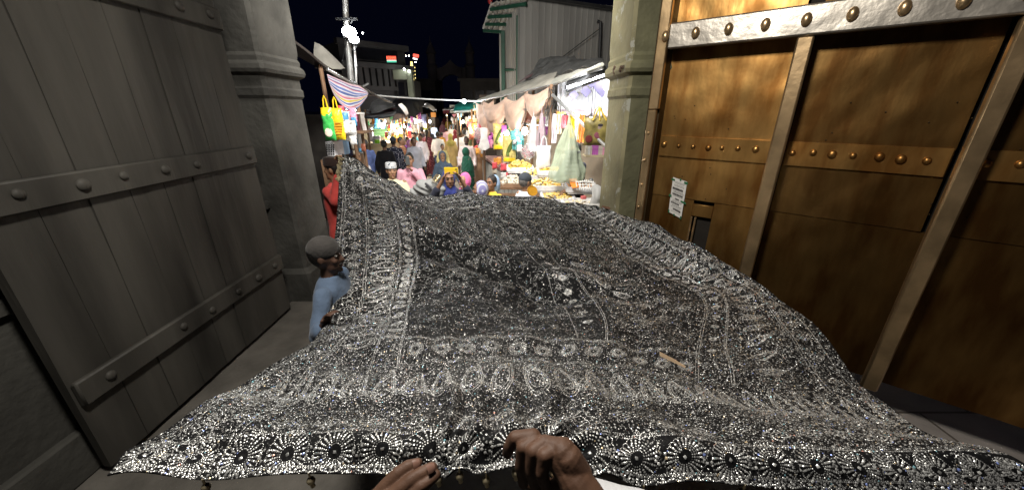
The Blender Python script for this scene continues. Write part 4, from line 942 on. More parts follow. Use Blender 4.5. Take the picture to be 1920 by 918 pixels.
c = P(998, 358, 4.2); mb = MB(); mb.lathe(c, [(.001, .004), (.05, .006), (.056, .012), (.064, .012), (.066, 0), (.062, -.012), (.02, -.012)], 24, R=Matrix.Rotation(.95, 3, 'X') @ Matrix.Rotation(.3, 3, 'Y')); solo(mb, 'round_tin', mat('amber_tin', (.60, .30, .03), .3, .3), 'round amber orange tin lid rising behind the hem beside the boy in the cap', 'tin')
c = P(1094, 370, 4.4); mb = MB(); mb.box(c, (.06, .05, .04), rz(.4), 0, .004); solo(mb, 'sweet_box', fabric((.60, .14, .14)), 'small red and white box on the white tray', 'box')
mb = MB()
for k in range(9):
    a = P(1080+4*k, 338+1.5*math.sin(k), 4.6); b_ = P(1082+4.2*k, 356, 4.55); mb.tube([a, (a+b_)/2+Vector((.012*math.sin(k*2), 0, 0)), b_], .007, 6)
for k in range(3): mb.tube([P(1080, 341+6*k, 4.6), P(1098, 340+6*k, 4.56), P(1116, 343+5*k, 4.6)], .007, 6)
solo(mb, 'wire_rack', mat('white_enamel', (.75, .75, .72), .4), 'white wire rack among the trays beside the olive pillar', 'rack')
sheetthing([[(1112, 350, 4.5), (1120, 345, 4.45), (1136, 352, 4.4)], [(1108, 372, 4.4), (1120, 370, 4.3), (1136, 376, 4.35)], [(1104, 394, 4.4), (1118, 396, 4.3), (1136, 398, 4.35)]], 'grey_sack', fabric((.40, .40, .39)), 'grey woven sack leaning against the olive pillar', 'sack', 16, 16, .025, 12, .04)
mb = MB(); mb.tube([P(1028, 366, 4.6), P(1060, 388, 4.35)], .008, 6); mb.ell(P(1056, 386, 4.36), (.02, .02, .014), 8); solo(mb, 'sweet_tongs', m_black, 'dark handled scoop lying across the tray edge', 'scoop')
# shelf of small boxes behind the stall holder
shf = empty('box_shelf', P(1115, 292, 6.3), 'shelf of small upright boxes behind the stall holder', 'shelf'); bx(1098, 1142, 291, 295, 6.3, .25).build('board', m_cream, shf)
for k in range(11):
    ci = random.choice([9, 9, 4, 11, 6, 1]); solo(bx(1099+3.9*k, 1102.2+3.9*k, 272+random.random()*3, 290.6, 6.32, .1), 'small_box', glossy(PAL[ci]), 'small upright '+PALN[ci]+' box on the shelf behind the stall holder', 'box', 'boxes on the back shelf')
# iron counter with trinkets
ic = empty('trinket_counter', (P(930, 300, 8.4).x, 8.4, 0), 'grey ribbed iron counter with a pink edged tray of trinkets', 'counter')
a, b_, d_ = P(905, 291, 9.6), P(938, 320, 7.6), P(960, 318, 7.5)
for (u0, u1, nm) in ((a, b_, 'side_panel'), (b_, d_, 'front_panel')):
    mb = MB(); ribbed(mb, (u0.x, u0.y, 0), (u1.x, u1.y, 0), 0, 1.0 if False else min(u0.z, u1.z)-.03, .10, .012); mb.build(nm, mat('galvanised_iron', (.42, .42, .38), .5, .3, .2, 4), ic)
e2 = a + (d_-b_); zc = min(a.z, b_.z)
mb = MB(); mb.slab(np.array([[[a.x, a.y, zc+.03], [b_.x, b_.y, zc]], [[e2.x+.3, e2.y, zc+.03], [d_.x+.05, d_.y, zc]]]), .05); mb.build('tray', mat('dusty_pink_edge', (.40, .22, .20), .6), ic)
mb = MB()
for k in range(240):
    u, v = random.uniform(.08, .92), random.uniform(.08, .92); p = a.lerp(b_, v).lerp(e2.lerp(d_, v), u); mb.ell((p.x+.05*u, p.y, zc+.035+.02*random.random()), (.025, .02, .015), 6, R=rz(random.random()*3))
o = mb.build('trinkets', mat('mixed_trinkets', (.16, .14, .12), .4, .4, .6, 25), ic); o['kind'] = 'stuff'
packets(18, 925, 1000, 300, 332, 8, 13, (6.6, 8.2), [9, 2, 4, 7, 9, 0], 'on the counter between the trinkets and the biscuits', 'packets between trinkets and biscuits')
packets(22, 930, 1030, 212, 246, 7, 12, (7.4, 8.4), [2, 5, 9, 4, 11, 6, 7], 'hung at the back of the near right stall', 'goods at the back of the near right stall', .05, 2.0)
for (px, py, yw, pw, r) in ((984, 246, 7.0, 45, .06), (950, 250, 7.9, 45, .05), (1050, 228, 5.7, 45, .045), (1108, 226, 5.4, 35, .04), (925, 226, 8.6, 35, .045), (1010, 300, 6.2, 25, .04)):
    bulb(px, py, yw, pw, (1, .96, .90), r, True, label='glaring white bulb in the near right stall', group='bulbs in the near right stall')

# ================================================================== THE EMBROIDERED CLOTH
NET_U = [0, .18, .4, .6, .82, 1]
NET_V = [0, .07, .12, .22, .26, .40, .60, .75, .90, 1.0]
NET = [
 [(200,890,.42),(690,893,.42),(850,886,.42),(1010,876,.42),(1330,908,.42),(2000,915,.47)],
 [(270,822,.50),(710,806,.49),(875,800,.485),(1025,795,.485),(1325,822,.49),(1880,850,.52)],
 [(360,770,.62),(735,765,.61),(900,757,.60),(1050,752,.60),(1310,778,.62),(1750,810,.66)],
 [(500,690,.98),(745,672,.96),(900,660,.95),(1075,668,.95),(1308,697,.98),(1620,720,1.0)],
 [(560,650,1.16),(752,640,1.12),(900,636,1.10),(1085,640,1.12),(1308,665,1.15),(1570,660,1.2)],
 [(608,598,1.5),(765,560,1.7),(900,560,1.75),(1060,575,1.75),(1320,560,1.8),(1470,560,1.7)],
 [(622,500,2.0),(780,480,2.2),(900,490,2.3),(1014,506,2.3),(1212,503,2.35),(1312,465,2.4)],
 [(630,420,2.5),(770,420,2.75),(870,452,2.75),(965,445,2.85),(1161,467,2.85),(1240,428,2.85)],
 [(636,335,3.0),(745,375,3.2),(850,405,3.2),(915,400,3.3),(1110,420,3.3),(1175,404,3.3)],
 [(641,284,3.3),(722,333,3.55),(800,368,3.7),(880,362,3.75),(1055,376,3.75),(1135,392,3.6)]]
_A = np.array([[list(P(*c)) for c in r] for r in NET])
NU, NVV = 300, 400
_us = np.linspace(0, 1, NU); _vs = np.linspace(0, 1, NVV)
_B = pchip(NET_V, _A, _vs)
SURF = pchip(NET_U, np.transpose(_B, (1, 0, 2)), _us)           # [u, v, 3]
UU, VV = np.meshgrid(_us, _vs, indexing='ij')
def win(x, a, b, s): return 1/(1+np.exp(-(x-a)/s))/(1+np.exp((x-b)/s))
vr = .70 - .18*np.clip((UU-.2)/.45, 0, 1.2)**1.6 + .012*np.sin(UU*40)
H = .075*np.exp(-((VV-vr-.03)/.045)**2) - .075*np.exp(-((VV-vr+.06)/.055)**2)
H *= win(UU, .17, .66, .03)
H += .035*np.exp(-((UU-.615-.05*np.sin(VV*5))/.035)**2)*win(VV, .3, .62, .04)
H -= .035*np.exp(-((UU-.545)/.05)**2)*win(VV, .33, .7, .05)
far = np.clip((VV-.55)/.45, 0, 1)
H += .014*np.sin(UU*38+5*np.sin(VV*6))*far*(UU < 2) + .010*np.sin((UU*1.3-VV)*26+2*np.sin(UU*9))*win(VV, .3, .95, .06)
H += .008*np.sin(VV*60+UU*13+3*np.sin(UU*8))*win(VV, .02, .3, .02) + .006*np.sin((UU+VV*.6)*70)*win(VV, .05, 1.2, .03)
H += .012*np.exp(-(((UU-.30)/.06)**2+((VV-.13)/.06)**2))
UVN = np.stack([UU*1.0, VV*1.6, UU*0], -1)
H += .005*wob(UVN, 12, 1)*np.clip(VV/.1, 0, 1) + .0022*wob(UVN, 34, 4)
for (hu, hv, am) in ((.365, 0, .006), (.60, 0, .008), (.0, .42, .014), (1.0, .55, .012), (.0, 1.0, .02), (1., 1., .012)):
    du_, dv_ = (UU-hu)*1.1, (VV-hv)*1.4; rr_ = np.sqrt(du_**2+dv_**2); H += am*np.sin(np.arctan2(dv_, du_)*13+hu*7)*np.exp(-(rr_/.22)**2)*np.clip(rr_/.06, 0, 1)
edge = np.minimum(np.clip(VV/.05, 0, 1), 1)
SURF[..., 2] += H*(.25+.75*edge) + .010*np.sin(UU*46+2*np.sin(UU*17))*np.exp(-VV/.03)
dU = np.gradient(SURF, _us, axis=0); dV = np.gradient(SURF, _vs, axis=1)
NRM = np.cross(dU, dV); NRM /= np.linalg.norm(NRM, axis=2, keepdims=True)
LU = np.linalg.norm(dU, axis=2); LV = np.linalg.norm(dV, axis=2)
AREA = np.linalg.norm(np.cross(dU, dV), axis=2)

def samp(A, u, v):
    x = np.clip(u, 0, 1)*(NU-1); y = np.clip(v, 0, 1)*(NVV-1)
    i = np.minimum(x.astype(int), NU-2); j = np.minimum(y.astype(int), NVV-2); fx = x-i; fy = y-j
    if A.ndim == 3: fx = fx[..., None]; fy = fy[..., None]
    return A[i, j]*(1-fx)*(1-fy)+A[i+1, j]*fx*(1-fy)+A[i, j+1]*(1-fx)*fy+A[i+1, j+1]*fx*fy

m_cloth = bpy.data.materials.new('black_net_fabric'); m_cloth.use_nodes = True
n, l = _nodes(m_cloth); b_ = n['Principled BSDF']; b_.inputs['Roughness'].default_value = .7; b_.inputs['Specular IOR Level'].default_value = .12
tc_ = n.new('ShaderNodeTexCoord'); vo = n.new('ShaderNodeTexVoronoi'); vo.inputs['Scale'].default_value = 240
l.new(tc_.outputs['Object'], vo.inputs['Vector'])
rp = n.new('ShaderNodeValToRGB'); rp.color_ramp.elements[0].position = .2; rp.color_ramp.elements[1].position = .55
rp.color_ramp.elements[0].color = (.010, .010, .010, 1); rp.color_ramp.elements[1].color = (.003, .003, .0035, 1)
l.new(vo.outputs['Distance'], rp.inputs[0]); l.new(rp.outputs[0], b_.inputs['Base Color'])

m_bead = bpy.data.materials.new('silver_bead'); m_bead.use_nodes = True
n, l = _nodes(m_bead); b_ = n['Principled BSDF']; b_.inputs['Metallic'].default_value = .6; b_.inputs['Roughness'].default_value = .27
at_ = n.new('ShaderNodeAttribute'); at_.attribute_name = 'tint'; l.new(at_.outputs['Color'], b_.inputs['Base Color'])

cloth = MB(); cloth.slab(SURF[::1, ::1].copy(), .0025)
CO = Vector((0.2, 2.0, 1.4))
cloth_o = cloth.build('embroidered_cloth', m_cloth, None, True, CO, 60)
tag(cloth_o, 'huge black ceremonial cloth covered in silver beadwork stretched across the gateway', 'cloth')

BU, BV, BS, BT, BK = [], [], [], [], []
KIND = {'field_beadwork': 0, 'paisley_border': 1, 'medallion_border': 2, 'edge_trim': 3, 'scattered_sequins': 4}
def put(u, v, size, kind, tone=.75):
    u = np.atleast_1d(u); v = np.atleast_1d(v); k = (u > .001) & (u < .999) & (v > -.002) & (v < .999)
    u, v = u[k], v[k]; m = len(u)
    BU.append(u); BV.append(v); BS.append(np.broadcast_to(size, (k.sum(),)) if np.ndim(size) == 0 else np.asarray(size)[k])
    BT.append(np.full(m, tone)); BK.append(np.full(m, KIND[kind]))
def lineuv(pts, step, size, kind, tone=.78):
    pts = np.array(pts, float); X = samp(SURF, pts[:, 0], pts[:, 1])
    s = np.concatenate([[0], np.cumsum(np.linalg.norm(np.diff(X, axis=0), axis=1))])
    q = np.arange(0, s[-1], step)
    put(np.interp(q, s, pts[:, 0]), np.interp(q, s, pts[:, 1]), size, kind, tone)
def loc(u0, v0, xy, rot=0.0):
    lu = samp(LU, np.array([u0]), np.array([v0]))[0]; lv = samp(LV, np.array([u0]), np.array([v0]))[0]
    xy = np.array(xy, float); c, s = math.cos(rot), math.sin(rot)
    x = xy[:, 0]*c - xy[:, 1]*s; y = xy[:, 0]*s + xy[:, 1]*c
    return np.stack([u0 + x/lu, v0 + y/lv], 1)
def locline(u0, v0, xy, step, size, kind, rot=0.0, tone=.78):
    lineuv(loc(u0, v0, xy, rot), step, size, kind, tone)
MED = []
TH = np.linspace(0, 2*np.pi, 49)
def medallion(u0, v0, R, kind='medallion_border', asp=1.0):
    MED.append((u0, v0, R))
    a = loc(u0, v0, [(0, 0)]); put(a[:, 0], a[:, 1], R*.13, kind, .95)
    for f, n_, s_ in ((.34, 20, .05), (.44, 24, .06), (.54, 24, .07), (.645, 24, .08), (.75, 24, .085), (.85, 24, .07)):
        an = np.arange(n_)*2*np.pi/n_; a = loc(u0, v0, np.stack([R*f*np.cos(an), asp*R*f*np.sin(an)], 1)); put(a[:, 0], a[:, 1], R*s_, kind, .8)
    an = np.linspace(0, 2*np.pi, 200); rr = R*(.92 + .07*np.abs(np.sin(an*12)))
    locline(u0, v0, np.stack([rr*np.cos(an), asp*rr*np.sin(an)], 1), max(.0035, R*.07), R*.042, kind)
def paisley(u0, v0, L, Wd, rot, nest=(1, .84, .62), kind='paisley_border'):
    t = np.linspace(0, 1, 60)
    for q in nest:
        an = 2*np.pi*t
        y = L*.5*np.cos(an)*q; x = Wd*.5*q*np.sin(an)*(1-.55*np.cos(an)*.9) + .12*Wd*np.maximum(0, np.cos(an))**3
        locline(u0, v0, np.stack([x, y], 1), .0052 if q > .8 else .0062, .0026, kind, rot, .66)
    for y in np.linspace(-.28, .25, 5):
        a = loc(u0, v0, [(0, y*L)], 0); 
        c, s = math.cos(rot), math.sin(rot); a = loc(u0, v0, [(-y*L*s, y*L*c)]); put(a[:, 0], a[:, 1], .0042, kind, .7)
def diamond(u0, v0, R):
    MED.append((u0, v0, R*.75))
    locline(u0, v0, [(R, 0), (0, R), (-R, 0), (0, -R), (R, 0)], .004, .0022, 'medallion_border')
    a = loc(u0, v0, [(0, 0)]); put(a[:, 0], a[:, 1], R*.25, 'medallion_border', .8)
    an = np.linspace(0, 2*np.pi, 120); rr = R*(1.75+.4*np.cos(an*4))
    locline(u0, v0, np.stack([rr*np.cos(an), rr*np.sin(an)], 1), .0045, .0025, 'medallion_border')

U1 = np.linspace(0, 1, 160)
def rowu(v, u0=0, u1=1): return np.stack([u0+(u1-u0)*U1, np.full(160, v)+.0*U1], 1)
def colv(u, v0=0, v1=1): return np.stack([np.full(160, u), v0+(v1-v0)*U1], 1)
# hem: scallops, double bead lines
lu0 = float(LU[:, 0].mean()); ns = 0
_q = np.linspace(0, 1, 400); _X = samp(SURF, _q, np.full(400, .008)); _s = np.concatenate([[0], np.cumsum(np.linalg.norm(np.diff(_X, axis=0), axis=1))]); _m = int(_s[-1]/.030)
for uc in np.interp((np.arange(_m)+.5)*_s[-1]/_m, _s, _q):
    du_ = float(.030/samp(LU, np.array([uc]), np.array([.008]))[0]); an = np.linspace(np.pi, 2*np.pi, 20)
    # scallops hang from the second line
    lineuv(np.stack([uc+.5*du_*np.cos(an), .0105+.009*np.sin(an)], 1), .0042, .0024, 'edge_trim')
    put(uc, .006, .004, 'edge_trim', .7)
for v, s in ((.0112, .0026), (.0135, .0022), (.066, .0026), (.069, .002), (.118, .002), (.207, .0026), (.210, .0022), (.262, .003), (.265, .0024)):
    lineuv(rowu(v, .0 if v < .2 else .19, 1 if v < .2 else .82), .0046, s, 'edge_trim', .55)
# evenly spaced positions (by true length) along a row of the cloth
def even(v, step, a=0.0, b=1.0, ph=.5):
    q = np.linspace(a, b, 400); X = samp(SURF, q, np.full(400, v)); s = np.concatenate([[0], np.cumsum(np.linalg.norm(np.diff(X, axis=0), axis=1))])
    m = max(1, int(round(s[-1]/step))); return np.interp((np.arange(m)+ph)*s[-1]/m, s, q)
# large medallions along the near hem
M1, M2 = even(.035, .084), even(.035, .084, ph=1.0)
for k, (uc, u2) in enumerate(zip(M1, M2)):
    medallion(uc, .035, .0385)
    for q in range(7):
        a = loc(u2, .035, [(.009*math.cos(q*.9), .009*math.sin(q*.9))]); put(a[:, 0], a[:, 1], .004, 'medallion_border', .9)
    diamond(u2, .092 + .006*math.sin(k*2.1), .014)
# paisleys along the near border
PZ = even(.160, .082); PZ2 = even(.150, .082, ph=1.0)
for uc, uh in zip(PZ, PZ2):
    paisley(uc, .165, .25, .054, .28 if uc > .5 else -.1)
    paisley(uh, .150, .09, .03, .9, (1, .6))
# strip of small medallions between bead lines
for uc in even(.236, .090, .19, .82): medallion(uc, .236, .032, asp=1.7)
# left border
VL = np.linspace(.0, 1, 300)
for u, s in ((.012, .003), (.018, .0024), (.066, .003), (.071, .0024), (.139, .003), (.142, .0024), (.181, .0034), (.184, .0026)):
    lineuv(colv(u, .2 if u > .1 else .02, 1), .005, s, 'edge_trim', .55)
for k in range(26):
    v = .06+.036*k; diamond(.042, v, .017)
for k in range(26):
    v = .26+.0285*k; paisley(.105, v, .155, .062, math.pi/2+.06, (1, .86, .68))
for k in range(30):
    v = .27+.0255*k; medallion(.161, v, .03)
# right border
for u, s in ((.985, .003), (.955, .003), (.951, .0024), (.862, .003), (.859, .0024), (.822, .0026), (.818, .002)):
    lineuv(colv(u, .2, 1), .005, s, 'edge_trim', .55)
for k in range(24): diamond(.97, .22+.034*k, .015)
for k in range(27): paisley(.908, .23+.029*k, .13, .055, -math.pi/2+.5)
for k in range(30): medallion(.84, .27+.0255*k, .022)
# seam stripe across the field and far border
for u, s in ((.598, .0024), (.652, .0024), (.655, .002)): lineuv(colv(u, .27, .93), .005, s, 'edge_trim', .68)
for k in range(16): medallion(.625, .33+.041*k, .027)
for v, s in ((.915, .003), (.955, .003), (.985, .0034)): lineuv(rowu(v, 0, 1), .005, s, 'edge_trim')
for k in range(40): medallion((k+.5)/40, .935, .026)
for k in range(30): paisley((k+.5)/30, .97, .06, .03, .2, (1, .6))
for k in range(9): paisley(.69+.012*(k % 2), .40+.06*k, .12, .05, .5)
for k in range(5): diamond(.72+.03*(k % 3), .33+.02*k, .02)
# vines in the field
for k in range(420):
    u0 = .19+.62*rng.random(); v0 = .275+.63*rng.random()
    th = np.linspace(0, 4.2+2*rng.random(), 28); r = .006+.011*th*(.6+.5*rng.random())
    locline(u0, v0, np.stack([r*np.cos(th), r*np.sin(th)], 1), .0052, .0021, 'field_beadwork', rng.random()*6.3, .40)
    if k % 2 == 0:
        t = np.linspace(0, 1, 14); locline(u0, v0, np.stack([.11*t, .02*np.sin(t*6)], 1), .006, .002, 'field_beadwork', rng.random()*6.3, .40)
    if k % 5 == 0:
        for q in range(6):
            a = loc(u0, v0, [(.014*math.cos(q*1.05), .014*math.sin(q*1.05))]); put(a[:, 0], a[:, 1], .0045, 'field_beadwork', .7)
# dense sequins everywhere, sparser in the field
tot = float((AREA).mean()); M = int(tot*150000)
u = rng.random(M); v = rng.random(M)
keep = rng.random(M) < samp(AREA, u, v)/AREA.max()*1.0
u, v = u[keep], v[keep]
field = (u > .19) & (u < .815) & (v > .27) & (v < .91)
dens = np.where(field, np.where(v > .70, .95, np.where(u > .66, .55, .24)), .95)
strip_ = (u > .19) & (u < .82) & (v > .215) & (v < .258); dens[strip_] = .6
band_ = (v > .014) & (v < .064); dens[band_] = .6
k = rng.random(len(u)) < dens; u, v = u[k], v[k]
ok = np.ones(len(u), bool); X = samp(SURF, u, v)
for (mu, mv, R) in MED:
    c = samp(SURF, np.array([mu]), np.array([mv]))[0]
    near = np.where((np.abs(u-mu) < .06) & (np.abs(v-mv) < .06))[0]
    if len(near): 
        d = np.linalg.norm(X[near]-c, axis=1); ok[near[d < R*.95]] = False
u, v = u[ok], v[ok]
D_ = np.linalg.norm(samp(SURF, u, v)-np.array((0, 0, CZ)), axis=1); fz = np.clip(D_/.95, 1, 2.7)
k = rng.random(len(u)) < 1.25/fz**1.75; u, v, fz = u[k], v[k], fz[k]
sz = (.0012 + .0013*rng.random(len(u))**2)*fz
big = rng.random(len(u)) < .035; sz[big] = .0030*fz[big]**.7
put(u, v, sz, 'scattered_sequins', .62)

BU = np.concatenate(BU); BV = np.concatenate(BV); BS = np.concatenate(BS); BT = np.concatenate(BT); BK = np.concatenate(BK)
BT = BT*np.where(BK == 4, .48, .62); BS = BS*np.where(BK == 4, .92, .86)
q4 = BK == 4; BT = np.where(q4, BT*rng.choice([.40, .55, .8, 1.0, 2.2], len(BT)), BT)
NB_ = len(BU); print('beads', NB_)
PX = samp(SURF, BU, BV); _D = np.linalg.norm(PX-np.array((0, 0, CZ)), axis=1); BS = np.where(BK == 4, BS, BS*(1+.30*(np.clip(_D/.9, 1, 3)-1))); NN = samp(NRM, BU, BV); NN /= np.linalg.norm(NN, axis=1, keepdims=True)
NN = NN + rng.normal(0, .34, NN.shape); NN /= np.linalg.norm(NN, axis=1, keepdims=True)
ref = rng.normal(0, 1, NN.shape); A1 = np.cross(NN, ref); A1 /= np.linalg.norm(A1, axis=1, keepdims=True); A2 = np.cross(NN, A1)
s_ = BS[:, None]
Vt = np.stack([PX+A1*s_, PX+A2*s_, PX-A1*s_, PX-A2*s_, PX+NN*s_*.85], 1)      # [N,5,3]
tint = np.clip(BT[:, None]*(1+rng.normal(0, .22, (NB_, 1))) * np.array([[1, 1, .97]]), .08, .97)
sp_ = rng.random(NB_)
for lo, hi, c in ((0, .007, (.35, .45, .95)), (.007, .012, (.40, .8, .9)), (.030, .038, (.90, .72, .46)), (.04, .042, (.95, .5, .4)), (.048, .075, (.95, .95, .95))):
    q = (sp_ >= lo) & (sp_ < hi); tint[q] = c
FT = np.array([[0, 1, 4], [1, 2, 4], [2, 3, 4], [3, 0, 4]])
for nm_, kk in KIND.items():
    q = np.where(BK == kk)[0]; m_ = len(q)
    V = Vt[q].reshape(-1, 3) - np.array(CO); Fc = (FT[None] + 5*np.arange(m_)[:, None, None]).reshape(-1, 3)
    me = bpy.data.meshes.new(nm_); me.vertices.add(len(V)); me.vertices.foreach_set('co', V.ravel())
    me.loops.add(Fc.size); me.loops.foreach_set('vertex_index', Fc.ravel().astype(np.int32))
    me.polygons.add(len(Fc)); me.polygons.foreach_set('loop_start', np.arange(0, Fc.size, 3, dtype=np.int32))
    me.update(calc_edges=True); me.materials.append(m_bead)
    ca = me.color_attributes.new('tint', 'FLOAT_COLOR', 'POINT')
    cc = np.ones((m_, 5, 4)); cc[..., :3] = tint[q][:, None]; ca.data.foreach_set('color', cc.reshape(-1))
    o = bpy.data.objects.new(nm_, me); COL.objects.link(o); o.parent = cloth_o
    if kk == 4: o['kind'] = 'stuff'
# little gilded pearls and tassels along the hem
m_gold = mat('gilt_pearl', (.55, .47, .30), .3, .7, .2, 20)
for k in range(13):
    uq = .06+.071*k; c = samp(SURF, np.array([uq]), np.array([.001]))[0]; mb = MB()
    mb.tube([c, c+np.array((0, 0, -.014))], .0018, 6); mb.ell(c+np.array((0, 0, -.02)), (.007, .007, .008), 10); mb.tube([c+np.array((0, 0, -.026)), c+np.array((.001, 0, -.034))], .003, 8, r2=.004)
    mb.build('tassel', m_gold, cloth_o)
# gold lace where the cloth is lifted high at the far left corner
for k in range(5):
    c = samp(SURF, np.array([.004]), np.array([.9+.02*k]))[0]; mb = MB()
    for j in range(16):
        d = rng.normal(0, .011, 3); mb.ell(c + d + np.array((-.02, 0, 0)), (.009, .009, .012), 6)
    mb.build('gilt_fringe', m_gold, cloth_o)
# strip of beige card lying on the beads
m_card = mat('beige_card', (.42, .30, .19), .8, 0, .15, 20)
a_ = [P(1236, 668, .955), P(1262, 681, .93), P(1284, 693, .905)]
mb = MB(); w_ = [.008, .0065, .002]
mb.slab(np.array([[list(p+Vector((0, .3*w, .014+w*.5))), list(p+Vector((0, -.3*w, .010-w*.5)))] for p, w in zip(a_, w_)]), .002)
solo(mb, 'card_scrap', m_card, 'narrow torn strip of beige card lying on the black cloth at the right', 'card scrap')

# ================================================================== PEOPLE
def blob(mb, name, mats, parent, voxel, smooth=4, loc=(0, 0, 0), disp=None, sfac=.5):
    V = np.concatenate(mb.v); me = bpy.data.meshes.new(name); me.from_pydata(V.tolist(), [], mb.f)
    t = bpy.data.objects.new('tmp', me); COL.objects.link(t)
    r = t.modifiers.new('r', 'REMESH'); r.mode = 'VOXEL'; r.voxel_size = voxel; r.use_smooth_shade = True
    if smooth:
        q = t.modifiers.new('s', 'SMOOTH'); q.iterations = smooth; q.factor = sfac
    dg = bpy.context.evaluated_depsgraph_get(); ev = t.evaluated_get(dg)
    m2 = bpy.data.meshes.new_from_object(ev); m2.name = name
    bpy.data.objects.remove(t); bpy.data.meshes.remove(me)
    if disp is not None:
        n = len(m2.vertices); co = np.empty(n*3); m2.vertices.foreach_get('co', co); co = co.reshape(-1, 3)
        nr = np.empty(n*3); m2.vertices.foreach_get('normal', nr); nr = nr.reshape(-1, 3)
        co = disp(co, nr); m2.vertices.foreach_set('co', co.ravel())
    m2.materials.clear()
    for m in (mats if isinstance(mats, (list, tuple)) else [mats]): m2.materials.append(m)
    m2.polygons.foreach_set('use_smooth', [True]*len(m2.polygons)); m2.update()
    o = bpy.data.objects.new(name, m2); COL.objects.link(o)
    if parent is not None: o.parent = parent
    o.location = loc
    return o

def cap(mb, a, b, r0, r1, n=10):
    a, b = Vector(a), Vector(b); d = b - a; L = d.length
    R = d.to_track_quat('Z', 'Y').to_matrix()
    pr = [(r0*.02, -r0), (r0*.5, -r0*.866), (r0*.87, -r0*.5), (r0, 0), (r1, L), (r1*.87, L+r1*.5), (r1*.5, L+r1*.866), (r1*.02, L+r1)]
    mb.lathe(a, pr, n, 0, R); return mb

def loft(mb, rings, n=18, pw=2.3):
    V = []; Fc = []
    for (cx, cy, z, rx, ry) in rings:
        for k in range(n):
            a = 2*math.pi*k/n; c, s = math.cos(a), math.sin(a)
            V.append((cx + rx*math.copysign(abs(c)**(2/pw), c), cy + ry*math.copysign(abs(s)**(2/pw), s), z))
    m = len(rings)
    for i in range(m-1):
        for k in range(n):
            k2 = (k+1) % n; Fc.append((i*n+k, i*n+k2, (i+1)*n+k2, (i+1)*n+k))
    Fc.append(tuple(range(n))[::-1]); Fc.append(tuple((m-1)*n+k for k in range(n)))
    return mb.add(V, Fc)

SK = {}
def skin(c):
    if c not in SK: SK[c] = mat('skin', c, .55, 0, .12, 18, .12, 90, .35)
    return SK[c]
m_hair = mat('black_hair', (.012, .010, .009), .5, 0, .4, 60, .5, 120, .4, stretch=(1, 1, .25))
m_grhair = mat('grey_hair', (.16, .15, .14), .6, 0, .4, 60, .5, 120)
m_eyew = mat('eye_white', (.36, .34, .31), .3, 0, .02); m_pup = mat('dark_iris', (.012, .008, .006), .2)
m_lip = mat('lips', (.22, .085, .07), .5); m_brow = mat('eyebrow_hair', (.012, .01, .009), .8)
m_teeth = mat('teeth', (.7, .68, .62), .3)
m_shoe = mat('dark_shoe', (.03, .025, .02), .6)

ARM = {'down': ((.235, -.03, 1.13), (.25, .07, .87)), 'phone': ((.25, .10, 1.16), (.05, .24, 1.47)), 'up': ((.27, .22, 1.40), (.105, .30, 1.69)),
       'bent': ((.25, -.02, 1.13), (.10, .24, 1.08)), 'hold': ((.25, .10, 1.14), (.17, .36, 1.22)), 'back': ((.25, -.12, 1.14), (.22, -.02, .9)),
       'fwd': ((.24, .14, 1.18), (.20, .42, 1.10)), 'lift': ((.30, .12, 1.50), (.24, .26, 1.75)), 'out': ((.32, .02, 1.15), (.42, .10, .92))}

def hand_prims(mb, el, ha, side, fine):
    el, ha = Vector(el), Vector(ha); d = (ha - el).normalized()
    x = Vector((0, 0, 1)).cross(d)
    if x.length < .2: x = Vector((side, 0, 0))
    x.normalize(); nrm = d.cross(x)
    if fine:
        for k, (o, L) in enumerate(((-.027, .06), (-.009, .072), (.009, .067), (.026, .052))):
            b = ha + d*.055 + x*o; cap(mb, ha + x*o*.7, b, .016, .011, 8)
            cap(mb, b, b + d*L*.55 + nrm*-.012, .0105, .0095, 8); cap(mb, b + d*L*.55 + nrm*-.012, b + d*L*.85 + nrm*-.034, .009, .008, 8)
        cap(mb, ha + x*-.02*side, ha + d*.045 + x*-.052*side + nrm*-.01, .014, .010, 8)
    else:
        cap(mb, ha, ha + d*.06, .034, .028, 8)
        for o in (-.022, 0, .022): cap(mb, ha + d*.05 + x*o, ha + d*.12 + x*o*1.1 + nrm*-.02, .013, .010, 6)
        cap(mb, ha, ha + d*.045 + x*-.05*side, .015, .011, 6)

